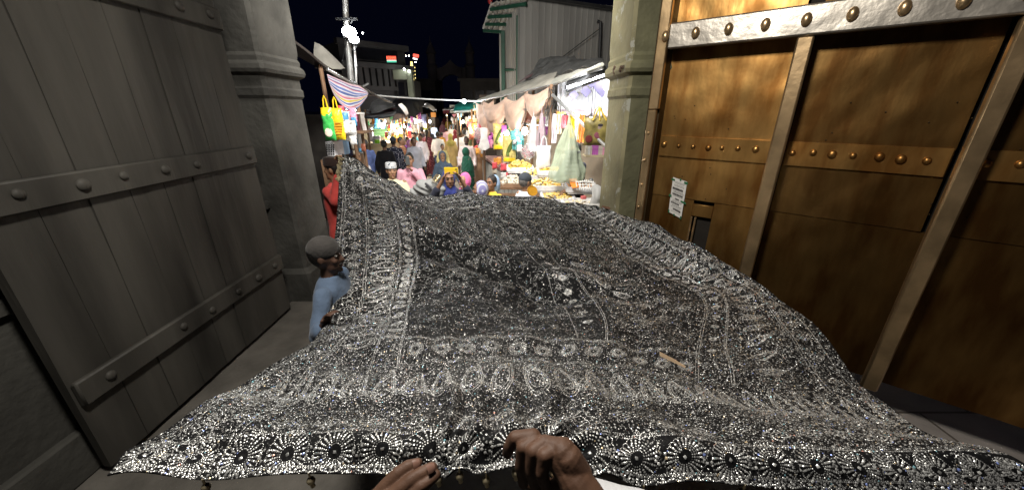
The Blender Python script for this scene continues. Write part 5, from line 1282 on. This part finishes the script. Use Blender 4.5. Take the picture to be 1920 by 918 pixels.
def person(px, py, yw, yaw, label, skn, top, topkind='shirt', head='hair', bottom=None, sleeves='long', arms=('down', 'down'), group=None, g=None, fat=1.0, headc=None, walk=0.0, beard=False, cat='person', tilt=0.0, near=None, scarfdrape=None, lean=0.0, girl=False, hairm=None, smile=False, shaven=False):
    p = P(px, py, yw); g = floor_z(yw) if g is None else g
    h = p.z - g - (.02 if head in ('topi', 'cap', 'scarf') else 0); s = h/1.735
    d = Vector((-p.x, -p.y)).normalized(); rz = math.atan2(-d.x, d.y) + math.radians(yaw)
    root = empty('person', (p.x, yw, g), label, cat, group, rz); root.scale = (s, s, s)
    dist = yw; fine = dist < 8.6 if near is None else near
    vx = .0115 if fine else (.017 if dist < 14 else .026)
    f = fat; w = .88 if girl else 1.0
    sh = [(-.172*w, 0, 1.41), (.172*w, 0, 1.41)]
    A = []
    for k, sd in ((0, -1), (1, 1)):
        if isinstance(arms[k], Vector):
            lw = Matrix.Rotation(-rz, 3, 'Z') @ (arms[k] - root.location) / s; so_ = Vector(sh[k]); dd = lw - so_
            if dd.length > .56: lw = so_ + dd*(.56/dd.length)
            mid = (so_+lw)/2 + Vector((sd*.06, -.03, -.5*math.sqrt(max(.001, .29**2-(dd.length/2)**2))*1.2)); A.append((tuple(mid), tuple(lw))); continue
        e, ha = ARM[arms[k]] if isinstance(arms[k], str) else arms[k]
        A.append(((sd*e[0], e[1], e[2]), (sd*ha[0], ha[1], ha[2])))
    ft = [(.0, walk), (.0, -walk)]
    # ---- one continuous body
    b = MB()
    loft(b, [(0, 0, .84, .12*f, .09*f), (0, 0, .92, .155*f, .11*f), (0, 0, 1.05, .135*f*w, .10*f), (0, .005, 1.25, .16*w*f, .105*f), (0, 0, 1.38, .175*w, .085), (0, 0, 1.44, .12*w, .06), (0, -.005, 1.47, .06, .055)])
    cap(b, (0, -.012, 1.43), (0, .0, 1.54), .055*(.85 if girl else 1), .05, 12)
    hz = 1.615
    b.ell((0, -.008, hz+.015), (.073, .092, .105), 18); b.ell((0, .022, hz-.055), (.056, .066, .068), 14)
    cap(b, (0, .082, hz+.008), (0, .100, hz-.026), .009, .0135, 8); b.ell((0, .093, hz-.03), (.018, .012, .009), 8)
    b.ell((0, .074, hz+.036), (.052, .016, .012), 10)
    for sd in (-1, 1):
        b.ell((sd*.036, .060, hz-.022), (.024, .024, .024), 8)
        b.ell((sd*.076, -.008, hz-.004), (.011, .020, .031), 8)
    b.ell((0, .083, hz-.062), (.024, .011, .010), 8); b.ell((0, .078, hz-.098), (.022, .014, .014), 8)
    for k, sd in ((0, -1), (1, 1)):
        e, ha = A[k]; cap(b, sh[k], e, .05, .038); cap(b, e, ha, .038, .024); hand_prims(b, e, ha, sd, fine)
        kn = (sd*.095, ft[k][1]*.6+.02, .49); an = (sd*.10, ft[k][1]-.01, .085)
        cap(b, (sd*.085, 0, .88), kn, .078*f, .055); cap(b, kn, an, .056, .036)
        b.ell((sd*.105, an[1]+.055, .04), (.042, .115, .038), 10)
    sm = skin(skn)
    blob(b, 'body', sm, root, vx*.8 if fine else vx, 3 if fine else 2)
    # ---- garments
    T = top if not isinstance(top, tuple) or len(top) == 3 and not isinstance(top[0], tuple) else top
    tm = fabric(*T) if isinstance(T[0], tuple) else fabric(T)
    hem = {'shirt': .80, 'tee': .84, 'kurta': .46, 'dress': .07, 'abaya': .03}[topkind]
    m = MB(); rings = [(0, 0, 1.485, .062, .06), (0, -.004, 1.455, .105*w, .072), (0, 0, 1.415, .172*w, .090), (0, .004, 1.28, .185*w*f, .125*f), (0, .004, 1.05, .168*f*w, .125*f), (0, 0, .92, .185*f, .138*f)]
    if hem < .8:
        rings.append((0, 0, .75, .20*f, .15*f + walk*.3))
    if hem < .4: rings.append((0, 0, .4, .22*f, .17 + walk*.8))
    fl = {'shirt': (.188, .14), 'tee': (.188, .14), 'kurta': (.225, .17), 'dress': (.26, .21), 'abaya': (.29, .25)}[topkind]
    rings.append((0, 0, hem, fl[0]*f, fl[1]*f + walk*.6))
    loft(m, rings[::-1])
    for k in (0, 1):
        e, ha = Vector(A[k][0]), Vector(A[k][1]); sr = .012 if topkind != 'abaya' else .03
        cap(m, sh[k], e, .056, .048+sr)
        if sleeves == 'long': cap(m, e, e.lerp(ha, .90), .05+sr, .036+sr)
        elif sleeves == 'mid': cap(m, e, e.lerp(ha, .4), .05+sr, .045+sr)
    ph = random.random()*6; sk_ = hem < .6
    def disp(co, nr):
        a = np.arctan2(co[:, 1], co[:, 0]); z = co[:, 2]
        q = wob(co, 11, ph)*.006 + wob(co, 26, ph+2)*.0025
        q += np.clip((1.0 - z)/.8, 0, 1)*(.016 if sk_ else .004)*np.sin(a*7 + 2*np.sin(z*4+ph))
        q += .005*np.sin(z*34 + 3*np.sin(a*2+ph))*np.exp(-((z-1.02)/.12)**2)
        return co + nr*q[:, None]
    blob(m, {'shirt': 'shirt', 'tee': 'tee_shirt', 'kurta': 'kurta', 'dress': 'dress', 'abaya': 'abaya'}[topkind], tm, root, vx*1.15, 3, disp=disp)
    if topkind in ('shirt',) and fine and head != 'scarf':
        c_ = MB()
        for sd in (-1, 1): c_.box((sd*.035, .062, 1.478), (.062, .02, .035), Matrix.Rotation(sd*.5, 3, 'Y'), 0, .006)
        c_.build('collar', tm, root).location = (0, 0, 0)
        c_ = MB(); c_.box((0, .128*f+.006, 1.14), (.03, .008, .5), None, 0, .003)
        c_.build('button_placket', tm, root).location = (0, 0, 0)
    if hem > .1:
        m = MB(); bm_ = fabric(bottom or (.03, .03, .035))
        loft(m, [(0, 0, .80, .15*f, .115*f), (0, 0, .93, .165*f, .125*f), (0, 0, 1.0, .15*f, .115*f)])
        for k, sd in ((0, -1), (1, 1)):
            kn = (sd*.097, ft[k][1]*.6+.02, .49); an = (sd*.102, ft[k][1]-.01, .075)
            cap(m, (sd*.088, 0, .86), kn, .098*f, .075); cap(m, kn, an, .075, .06)
        blob(m, 'trousers', bm_, root, vx*1.15, 3, disp=lambda co, nr: co + nr*(.006*np.sin(co[:, 2]*38+3*np.sin(co[:, 0]*30)))[:, None])
    # ---- head
    hc = headc
    def piece(mb_, nm, mt, vox=None, sm_=3): return blob(mb_, nm, mt, root, vox or vx*.75, sm_)
    hm = hairm or m_hair
    if head in ('hair', 'topi', 'cap', 'long'):
        m = MB(); m.ell((0, -.020, hz+.028), (.081, .094, .106), 18)
        if head == 'long':
            m.ell((0, -.075, hz-.06), (.055, .04, .12), 12)
        piece(m, 'hair', hm)
    if head == 'long':
        m = MB(); cap(m, (0, -.09, hz-.09), (.01, -.12, 1.15), .028, .016, 8); piece(m, 'braid', hm)
    if head == 'topi':
        m = MB(); loft(m, [(0, -.006, hz+.045, .086, .101), (0, -.006, hz+.115, .083, .097), (0, -.006, hz+.128, .074, .088), (0, -.006, hz+.13, .03, .04)], 22, 2)
        o = m.build('skullcap', fabric(*hc) if isinstance(hc[0], tuple) else fabric(hc), root); o.location = (0, 0, 0)
    if head == 'cap':
        m = MB(); m.ell((0, -.012, hz+.05), (.086, .102, .09), 18); piece(m, 'knit_cap', fabric(hc))
    if head == 'scarf':
        m = MB(); m.ell((0, -.046, hz+.008), (.098, .116, .142), 20)
        cap(m, (0, -.03, hz-.08), (0, -.01, 1.43), .082, .10, 12)
        m.ell((0, .035, 1.385), (.13, .10, .10), 12); m.ell((0, -.05, 1.36), (.17, .10, .16), 12)
        if scarfdrape == 'shawl':
            loft(m, [(0, -.01, .62, .25, .19), (0, 0, .95, .25, .18), (0, 0, 1.25, .25, .16), (0, 0, 1.40, .17, .12), (0, -.01, 1.5, .08, .08)])
        elif scarfdrape == 'long':
            m.ell((0, -.09, 1.2), (.18, .08, .30), 12)
        q_ = random.random()*9
        blob(m, 'headscarf', fabric(*hc) if isinstance(hc[0], tuple) else fabric(hc), root, vx*.85, 3,
             disp=lambda co, nr: co + nr*((.006*np.sin(co[:, 2]*46+5*np.sin(co[:, 0]*14+q_)) + wob(co, 14, q_)*.006)*np.clip((hz-.05-co[:, 2])/.1, .15, 1.0))[:, None])
    if fine or dist < 12:
        if abs(((yaw+180) % 360)-180) < 120:
            for sd in (-1, 1):
                m = MB(); m.ell((sd*.031, .0745, hz+.014), (.0135, .0105, .0062), 12); m.ell((sd*.031, .0810, hz+.0142), (.0072, .0062, .0064), 10, 1)
                o = m.build('eye', [m_eyew, m_pup], root); o.location = (0, 0, 0)
                m = MB(); m.tube([(sd*.014, .091, hz+.036), (sd*.034, .088, hz+.044), (sd*.053, .073, hz+.034)], .0045, 6, r2=.0028)
                o = m.build('eyebrow', m_brow, root); o.location = (0, 0, 0)
            m = MB(); m.ell((0, .0885, hz-.058), (.022, .006, .0038), 10); m.ell((0, .0875, hz-.0655), (.018, .0065, .0045), 10)
            if smile: m.ell((0, .0945, hz-.0615), (.019, .005, .0045), 10, 1)
            o = m.build('lips', [m_lip, m_teeth], root); o.location = (0, 0, 0)
            if beard:
                m = MB(); m.ell((0, .030, hz-.085), (.060, .066, .052), 12); m.ell((0, .090, hz-.047), (.03, .008, .006), 8)
                m.v[0][:, 1] -= .004
                piece(m, 'beard', hm)
            elif head != 'scarf' and not girl and not shaven and cat == 'person':
                m = MB(); m.tube([(-.03, .084, hz-.052), (0, .0965, hz-.044), (.03, .084, hz-.052)], .0055, 6); o = m.build('moustache', m_brow, root); o.location = (0, 0, 0)
    if lean: root.rotation_euler.x = lean
    return root

BR1, BR2, BR3, BR4 = (.30, .165, .095), (.22, .115, .066), (.15, .08, .05), (.085, .045, .03)
GC = 'people strolling along the market street'
GH = 'onlookers just beyond the cloth'
# --- front row beyond the far hem
person(732, 303, 5.6, 8, 'stout man in white and grey patterned skullcap and cream shirt, squinting', BR1, (.62, .60, .42), 'kurta', 'topi', (.6, .6, .5), group=GH, fat=1.12, shaven=True, headc=((.50, .51, .52), 'flower', (.08, .10, .12), 30), arms=('hold', 'hold'))
pm = person(766, 287, 6.5, -6, 'man in pale pink long sleeved shirt filming with a grey phone at his face', BR1, (.74, .38, .46), 'shirt', 'hair', (.10, .10, .12), arms=('phone', 'down'), group=GH, shaven=True)
hj = person(841, 317, 4.55, 6, 'young woman in royal blue headscarf raising a yellow phone with both hands', BR2, (.02, .022, .035), 'kurta', 'scarf', group=GH, headc=(.020, .028, .13), arms=('up', 'up'), girl=True, sleeves='mid')
person(869, 324, 4.9, -28, 'woman in bright pink headscarf edged in white beads behind the raised yellow phone', BR1, (.75, .22, .40), 'kurta', 'scarf', group=GH, headc=(.62, .14, .33), girl=True, arms=('bent', 'bent'), smile=True)
person(897, 339, 4.6, -80, 'woman with white and lilac striped headscarf seen from the side', BR2, (.5, .48, .6), 'kurta', 'scarf', group=GH, headc=((.46, .46, .54), 'stripe', (.20, .19, .36), 9), girl=True)
person(921, 329, 4.75, -38, 'smiling woman with black hair under a pale blue veil and yellow dress', BR2, (.70, .48, .06), 'kurta', 'long', group=GH, girl=True, smile=True)
person(986, 322, 4.5, 128, 'boy in dark grey knitted cap and white kurta turned towards the sweet stall', BR1, (.66, .64, .68), 'kurta', 'cap', (.6, .6, .6), group=GH, headc=(.05, .058, .07), girl=True, hairm=m_grhair)
person(667, 283, 6.9, 12, 'balding old man in white kurta standing behind the raised corner of the cloth', BR1, (.7, .7, .72), 'kurta', 'bald', (.6, .6, .6), group=GH, beard=True, hairm=m_grhair)
person(829, 283, 8.2, 4, 'woman in slate blue headscarf and long shawl walking towards the gate', BR1, (.075, .11, .16), 'dress', 'scarf', group=GC, headc=(.08, .115, .165), arms=('out', 'down'), scarfdrape='long', girl=True, smile=True)
person(875, 276, 10.0, 118, 'woman wrapped in a dark green shawl in front of the iron counter', BR3, (.015, .075, .045), 'dress', 'scarf', group=GC, headc=(.018, .085, .05), scarfdrape='shawl')
person(683, 261, 10.2, 4, 'dark man in periwinkle blue shirt and grey cap beside the cream counter', BR4, (.17, .23, .50), 'kurta', 'cap', (.3, .3, .35), group=GC, headc=(.13, .13, .14), arms=('down', 'down'))
person(719, 262, 10.0, 165, 'figure in plain black cloak seen from behind at the cream counter', BR3, (.010, .010, .012), 'abaya', 'cap', group=GC, headc=(.012, .012, .014))
person(736, 256, 10.4, 172, 'man in black shirt with small white dots and dark cap seen from behind', BR3, ((.018, .020, .035), 'dots', (.45, .45, .5), 26), 'kurta', 'cap', (.02, .02, .03), group=GC, headc=(.03, .04, .06), fat=1.1)
person(751, 257, 11.2, 60, 'woman in rust patterned dress with uncovered hair behind the dotted shirt', BR2, ((.42, .19, .10), 'flower', (.62, .40, .25), 18), 'dress', 'hair', group=GC, girl=True)
person(763, 257, 12.2, 20, 'woman in violet blouse holding a green packet in the crowd', BR2, (.30, .08, .42), 'dress', 'hair', group=GC, girl=True, arms=('bent', 'bent'))
person(775, 258, 11.0, 12, 'man in pale grey shirt and dark trousers walking towards the gate', BR3, (.46, .47, .53), 'shirt', 'hair', (.05, .05, .06), group=GC, walk=.12)
person(777, 249, 13.2, -20, 'man in peach shirt half hidden in the crowd', BR2, (.75, .42, .30), 'shirt', 'hair', (.05, .05, .06), group=GC)
person(787, 250, 12.6, -30, 'man in white shirt and black trousers beside the maroon dress', BR3, (.68, .62, .63), 'shirt', 'hair', (.02, .02, .025), group=GC, walk=.1, fat=1.1)
person(799, 243, 14.4, 168, 'woman in maroon patterned dress with dark hair down her back', BR3, ((.13, .035, .05), 'flower', (.32, .12, .14), 16), 'dress', 'long', group=GC, girl=True)
person(790, 238, 16.2, 175, 'person in black top seen from behind near the black tarpaulin', BR3, (.03, .02, .025), 'kurta', 'hair', group=GC)
person(811, 264, 15.6, -14, 'small boy in cream shirt and black trousers in mid stride', BR2, (.66, .62, .50), 'shirt', 'hair', (.02, .02, .02), group=GC, walk=.14, cat='child', girl=True)
person(820, 247, 14.2, 172, 'man in plain white tee shirt and blue jeans seen from behind', BR3, (.74, .74, .76), 'tee', 'hair', (.06, .09, .20), group=GC, sleeves='mid', fat=1.1, walk=.06)
person(828, 248, 16.8, 150, 'boy in mustard orange shirt beside the white tee shirt', BR2, (.52, .26, .05), 'shirt', 'hair', (.1, .1, .1), group=GC, cat='child', girl=True, g=.15)
person(829, 270, 12.6, 20, 'small child with dark hair and pale yellow top behind the slate blue headscarf', BR2, (.62, .56, .25), 'tee', 'hair', (.1, .1, .1), group=GC, cat='child', girl=True)
person(844, 250, 14.0, 176, 'woman in tan dress and olive headscarf seen from behind', BR2, (.48, .34, .14), 'kurta', 'scarf', (.45, .30, .12), group=GC, headc=(.36, .30, .08), girl=True)
person(861, 246, 14.8, 170, 'slim man in white kurta and trousers seen from behind', BR3, (.74, .72, .72), 'kurta', 'hair', (.72, .70, .70), group=GC)
person(870, 243, 14.6, 186, 'broad man in white kurta beside the slim one', BR3, (.70, .66, .66), 'kurta', 'hair', (.70, .68, .68), group=GC, fat=1.15)
person(874, 256, 11.2, -8, 'dark skinned man in pale pink shawl and beard facing the gate', BR4, (.70, .55, .50), 'kurta', 'hair', (.4, .4, .4), group=GC, beard=True)
for (px, py, yw, yaw, lb, sk_, tp, tk, hd, hc) in (
    (809, 222, 30, 178, 'man in white shirt and grey trousers walking off up the street', BR3, (.78, .80, .84), 'shirt', 'hair', None),
    (802, 223, 32, 170, 'person in cream robe beside the white shirt far up the street', BR3, (.72, .66, .46), 'kurta', 'hair', None),
    (818, 216, 44, 180, 'person in grey brown coat far up the street', BR3, (.20, .14, .13), 'kurta', 'hair', None),
    (824, 213, 48, 0, 'person in navy shirt far up the street', BR3, (.05, .07, .13), 'shirt', 'hair', None),
    (833, 217, 42, 20, 'person in dark red top under the red banner', BR3, (.22, .05, .06), 'kurta', 'hair', None),
    (840, 221, 31, 10, 'person in bright yellow top far up the street', BR3, (.70, .50, .08), 'tee', 'hair', None),
    (848, 226, 27, 150, 'woman in long pale aqua dress walking away', BR3, (.45, .55, .58), 'dress', 'hair', None),
    (857, 226, 26, 175, 'woman in full black cloak under the green tarpaulin', BR3, (.012, .012, .015), 'abaya', 'scarf', (.012, .012, .015)),
    (867, 225, 24, 170, 'second cloaked figure in black nearer the hanging lamps', BR3, (.014, .014, .016), 'abaya', 'scarf', (.014, .014, .016)),
    (836, 240, 22, 190, 'child in pink top and white trousers in mid street', BR3, (.70, .42, .45), 'tee', 'hair', None),
    (795, 224, 26, 150, 'vendor in yellow green vest beside the black tarpaulin', BR3, (.60, .60, .12), 'tee', 'hair', None),
    (826, 232, 32, 60, 'person in purple sari bending beside the orange box', BR3, (.35, .12, .40), 'dress', 'hair', None),
    (852, 218, 36, 30, 'man in white kurta far up the street under the pale sign', BR3, (.7, .68, .62), 'kurta', 'hair', None),
    (876, 228, 20, 190, 'shopper in brown shirt beside the hanging lamps', BR3, (.20, .12, .08), 'shirt', 'hair', None),
    (770, 250, 15.5, 30, 'man in dark blue shirt in the thick of the crowd', BR3, (.05, .06, .14), 'shirt', 'hair', None),
    (757, 247, 15.2, 170, 'man in brown checked shirt near the bright bulbs', BR3, (.16, .09, .06), 'shirt', 'hair', None)):
    person(px, py, yw, yaw, lb, sk_, tp, tk, hd, None, group=GC, headc=hc, walk=.1 if tk in ('shirt', 'tee') else 0, cat='child' if 'child' in lb else 'person')

for (px, py, yw, yaw, lb, sk_, tp, tk, hd, hc) in (
    (783, 245, 15.8, 160, 'man in teal shirt in the thick of the crowd', BR3, (.06, .22, .24), 'shirt', 'hair', None),
    (768, 262, 11.6, 40, 'short woman in plum shawl behind the grey shirted man', BR2, (.16, .06, .12), 'dress', 'scarf', (.20, .08, .15)),
    (792, 246, 17, 10, 'man in beige kurta facing the gate among the crowd', BR2, (.48, .40, .28), 'kurta', 'hair', None),
    (805, 241, 19, 175, 'man in charcoal shirt walking away beside the white tee shirt', BR3, (.07, .07, .08), 'shirt', 'hair', None),
    (853, 243, 17.5, 175, 'woman in dark red shawl between the tan dress and the white kurtas', BR3, (.25, .04, .05), 'dress', 'scarf', (.28, .05, .06)),
    (881, 247, 13.6, 100, 'shopkeeper in olive shirt at the second right stall', BR3, (.16, .16, .07), 'shirt', 'hair', None),
    (745, 246, 16.5, 120, 'shopper in mustard shawl at the left row of stalls', BR2, (.50, .32, .06), 'dress', 'scarf', (.52, .34, .07)),
    (813, 232, 25, 190, 'man in pale blue shirt midway up the street', BR3, (.40, .50, .65), 'shirt', 'hair', None),
    (846, 234, 23, 20, 'man in white robe midway up the street facing the gate', BR3, (.74, .72, .70), 'kurta', 'hair', None),
    (829, 228, 30, 0, 'woman in rose pink dress midway up the street', BR2, (.60, .26, .32), 'dress', 'scarf', (.62, .30, .35))):
    person(px, py, yw, yaw, lb, sk_, tp, tk, hd, None, group=GC, headc=hc, walk=.1 if tk == 'shirt' else 0, cat='person', girl=tk == 'dress')
# pale blue veil of the smiling woman
# --- stall holder of the sweet stall
sv = person(1079, 268, 5.2, -38, 'stall holder in charcoal tee shirt with a wrist watch leaning over the sweets', BR1, (.055, .060, .085), 'tee', 'hair', (.02, .02, .02), g=.45, sleeves='mid', arms=('fwd', ((.28, .05, 1.16), (.12, .34, 1.12))), fat=1.08)
# --- cloth bearers along the left edge
person(621, 292, 3.62, -120, 'cloth bearer in black skullcap and red shirt behind the raised corner', BR1, (.55, .07, .06), 'kurta', 'topi', (.05, .05, .05), headc=(.025, .015, .012), arms=(P(634, 330, 3.42), P(640, 300, 3.42)), near=True, beard=True, group='cloth bearers on the left')
person(604, 441, 1.78, 66, 'youth in grey cap and pale blue lettered shirt gripping the left edge of the cloth', BR4, (.085, .12, .18), 'tee', 'cap', (.03, .03, .04), headc=(.05, .046, .043), arms=('bent', P(612, 600, 1.46)), near=True, sleeves='mid', group='cloth bearers on the left')

# --- things in hands, veils
m_phone = mat('grey_phone', (.10, .11, .11), .35, 0, .05); m_yph = mat('yellow_phone_case', (.75, .52, .03), .45, 0, .06)
m_lens = mat('camera_lens', (.01, .01, .012), .15)
def slabphone(c, w, h, t, m_, rotz, tiltx, label, lens):
    root = empty('phone', c, label, 'phone'); R = (Matrix.Rotation(rotz, 3, 'Z') @ Matrix.Rotation(tiltx, 3, 'X'))
    mb = MB(); mb.box(c, (w, t, h), R, 0, .006); mb.build('case', m_, root)
    for (a, b_) in lens:
        mb = MB(); mb.ell(Vector(c) + R @ Vector((a*w, -t/2, b_*h)), (.007, .004, .007), 10); mb.build('lens', m_lens, root)
slabphone(P(764, 301, 6.24), .072, .15, .012, m_phone, -.1, .1, 'grey phone held upright in front of the pink shirted man', [(-.3, .4), (-.3, .3)])
slabphone(P(846, 320, 4.27), .165, .080, .012, m_yph, .0, .15, 'yellow cased phone held sideways above the royal blue headscarf', [(.40, .25), (.33, .25), (.40, -.1)])
mb = MB(); c = P(921, 331, 4.75); th = np.linspace(-2.5, .35, 20)
G = np.array([[[c.x + .012 + (.105+.02*q)*math.cos(a)*.9, c.y + .03 + (.12+.02*q)*math.sin(a)*-1*.8, c.z - .02 + .03*math.sin(q*2.2+1) - q*.42] for q in np.linspace(0, 1, 10)] for a in np.linspace(-2.1, 1.1, 18)])
mb.slab(G, .004); 
mb2 = MB(); mb2.ell((c.x+.045, c.y+.075, c.z-.12), (.075, .085, .135), 16)
solo(mb2, 'veil', fabric((.28, .40, .58)), 'pale blue veil draped over the back of the smiling woman\'s hair', 'veil')
# bangles
m_bang = mat('gold_bangle', (.62, .48, .22), .3, .8)
root = None
for k in range(6):
    c = P(814 + k*1.6, 338 - k*2.0 + 2, 4.42); mb = MB(); th = np.linspace(0, 2*math.pi, 18)
    ax = (P(826, 318, 4.40) - P(812, 343, 4.42)).normalized(); u_ = ax.orthogonal().normalized(); v_ = ax.cross(u_)
    mb.tube([c + u_*(.034*math.cos(t)) + v_*(.034*math.sin(t)) for t in th], .0035, 6)
    solo(mb, 'bangle', m_bang, 'thin gold bangle in the stack on the raised right wrist of the blue scarfed woman', 'bangle', 'gold bangles on the raised wrist')
# grey rucksack
m_grey2 = fabric((.22, .225, .22))
mb = MB(); c = P(800, 353, 4.5); mb.ell(c, (.17, .13, .12), 18); mb.ell(c+Vector((.13, -.02, -.05)), (.12, .11, .10), 14); mb.ell(c+Vector((-.1, .02, -.06)), (.13, .12, .10), 14)
root = empty('backpack', c, 'soft grey rucksack slung beside the blue scarfed woman at the hem', 'bag')
o = blob(mb, 'bag_body', m_grey2, root, .012, 4, disp=lambda co, nr: co + nr*(.010*np.sin(co[:, 0]*40+5*np.sin(co[:, 2]*20)) + .006*wob(co, 18, 1))[:, None]); o.location = -c
mb = MB(); mb.tube([c+Vector((.02, -.13, .09)), c+Vector((.09, -.15, .03)), c+Vector((.15, -.12, -.06))], .014, 8); mb.build('strap', fabric((.05, .05, .055)), root)
# lettering and watch
mb = MB(); c = P(1108, 339, 4.72); mb.tube([c+Vector((.03*math.cos(t), .012*math.sin(t), .03*math.sin(t))) for t in np.linspace(0, 6.28, 16)], .008, 6); mb.ell(c+Vector((0, -.02, .012)), (.018, .01, .018), 10)
solo(mb, 'wrist_watch', mat('steel_watch', (.35, .36, .36), .3, .8), 'steel wrist watch on the forearm of the sweet seller', 'watch')

# ================================================================== FOREGROUND HANDS
m_hand = mat('foreground_skin', (.082, .041, .024), .62, 0, .15, 35, .07, 300, .35)
m_nail = mat('fingernail', (.15, .08, .058), .35, 0, .08)
def chain(mb, pts, n=14):
    for (a, b_) in zip(pts[:-1], pts[1:]): cap(mb, a[0], b_[0], a[1], b_[1], n)
def H_(px, py, d, r): return (PD(px, py, d), r)
def hand(label, chains, nails, loc_):
    root = empty('person', loc_, label, 'person', 'hands gripping the near hem')
    mb = MB()
    for c in chains: chain(mb, [H_(*q) for q in c])
    blob(mb, 'body', m_hand, root, .0016, 4, loc=-Vector(loc_), disp=lambda co, nr: co + nr*(.0004*wob(co, 150, 1))[:, None])
    for (a, b_, wd) in nails:
        A_, B_ = PD(*a), PD(*b_); d = (B_-A_); L = d.length; d.normalize()
        cam_n = (Vector((0, 0, CZ)) - A_).normalized(); x = d.cross(cam_n).normalized(); nn = x.cross(d)
        G = np.array([[list(A_ + d*(L*t) + x*(wd*q*(1-.25*max(0, t-.6)*2.5)) + nn*(-.0022*q*q)) for t in np.linspace(0, 1, 6)] for q in np.linspace(-1, 1, 7)])
        m_ = MB(); m_.slab(G, -.0008); m_.build('fingernail', m_nail, root)
    return root
hand('right hand with bent wrist and folded fingers gripping the near hem at the bottom centre', [
    [(1150, 1010, .50, .032), (1105, 940, .515, .028), (1074, 893, .525, .0255)],                               # forearm, wrist
    [(1074, 893, .528, .024), (1045, 850, .535, .022), (1003, 828, .55, .0125)],
    [(1078, 890, .53, .024), (1055, 846, .53, .021), (1022, 831, .54, .0125)],
    [(1082, 890, .53, .024), (1066, 858, .525, .021), (1042, 842, .53, .0125)],
    [(1066, 880, .54, .020), (1030, 842, .55, .018), (985, 826, .56, .012)],
    [(1000, 818, .555, .0125), (966, 820, .558, .0112), (955, 836, .565, .0098), (951, 850, .575, .0080)],       # first finger, apart
    [(1003, 826, .55, .0125), (981, 838, .543, .0108), (977, 872, .552, .0100), (982, 905, .575, .0088)],
    [(1022, 830, .54, .0125), (1000, 845, .531, .0110), (996, 880, .540, .0100), (1003, 912, .562, .0088)],
    [(1042, 842, .53, .0122), (1021, 853, .522, .0108), (1016, 886, .528, .0098), (1024, 916, .55, .0085)],
    [(1070, 900, .56, .018), (1042, 912, .575, .013), (1006, 910, .59, .0105), (985, 903, .598, .009)]],
    [((953, 842, .560), (949.5, 855, .567), .0062), ((984, 893, .566), (987, 909, .572), .0060)], PD(1074, 893, .525))
hand('left hand with three fingertips pressing the near hem at the bottom left', [
    [(620, 1030, .50, .032), (660, 985, .515, .028), (700, 952, .53, .024)],
    [(700, 950, .53, .024), (714, 922, .540, .0125), (746, 887, .545, .0105), (764, 874, .55, .0096), (783, 867, .556, .0078)],
    [(710, 955, .525, .024), (740, 926, .530, .0125), (771, 899, .535, .0108), (790, 886, .54, .0098), (811, 875, .548, .0080)],
    [(725, 965, .52, .022), (768, 932, .528, .0118), (788, 910, .532, .0104), (802, 902, .536, .0095), (817, 890, .543, .0080)],
    [(690, 960, .56, .018), (725, 928, .575, .0125), (770, 900, .59, .0105), (800, 890, .597, .009)]],
    [((774, 871, .5425), (787, 865.5, .548), .0062), ((801, 880, .531), (815, 873, .538), .0062)], PD(690, 935, .53))
mb = MB()
for k in range(4):
    chain(mb, [(P(1128+4*k, 391+k, 3.63), .013), (P(1130+4*k, 386.5+k*.9, 3.60), .011), (P(1131+4*k, 389+k, 3.57), .009)], 8)
cap(mb, P(1135, 392, 3.66), P(1150, 408, 3.68), .03, .028)
c = P(1136, 392, 3.62); root = empty('person', c, 'brown fingers of a hidden bearer hooked over the hem beside the olive pillar', 'person')
blob(mb, 'body', skin(BR3), root, .006, 3, loc=-c)
# white cuff below the right hand
mb = MB(); mb.slab(surf([[(1092, 889, .375), (1140, 901, .375), (1190, 913, .375)], [(1110, 925, .35), (1170, 930, .35), (1250, 935, .35)]], 8, 14, .004, 30), .004)
solo(mb, 'white_cuff', fabric((.5, .5, .51)), 'white cloth cuff showing below the hem right of the bent hand', 'cuff')
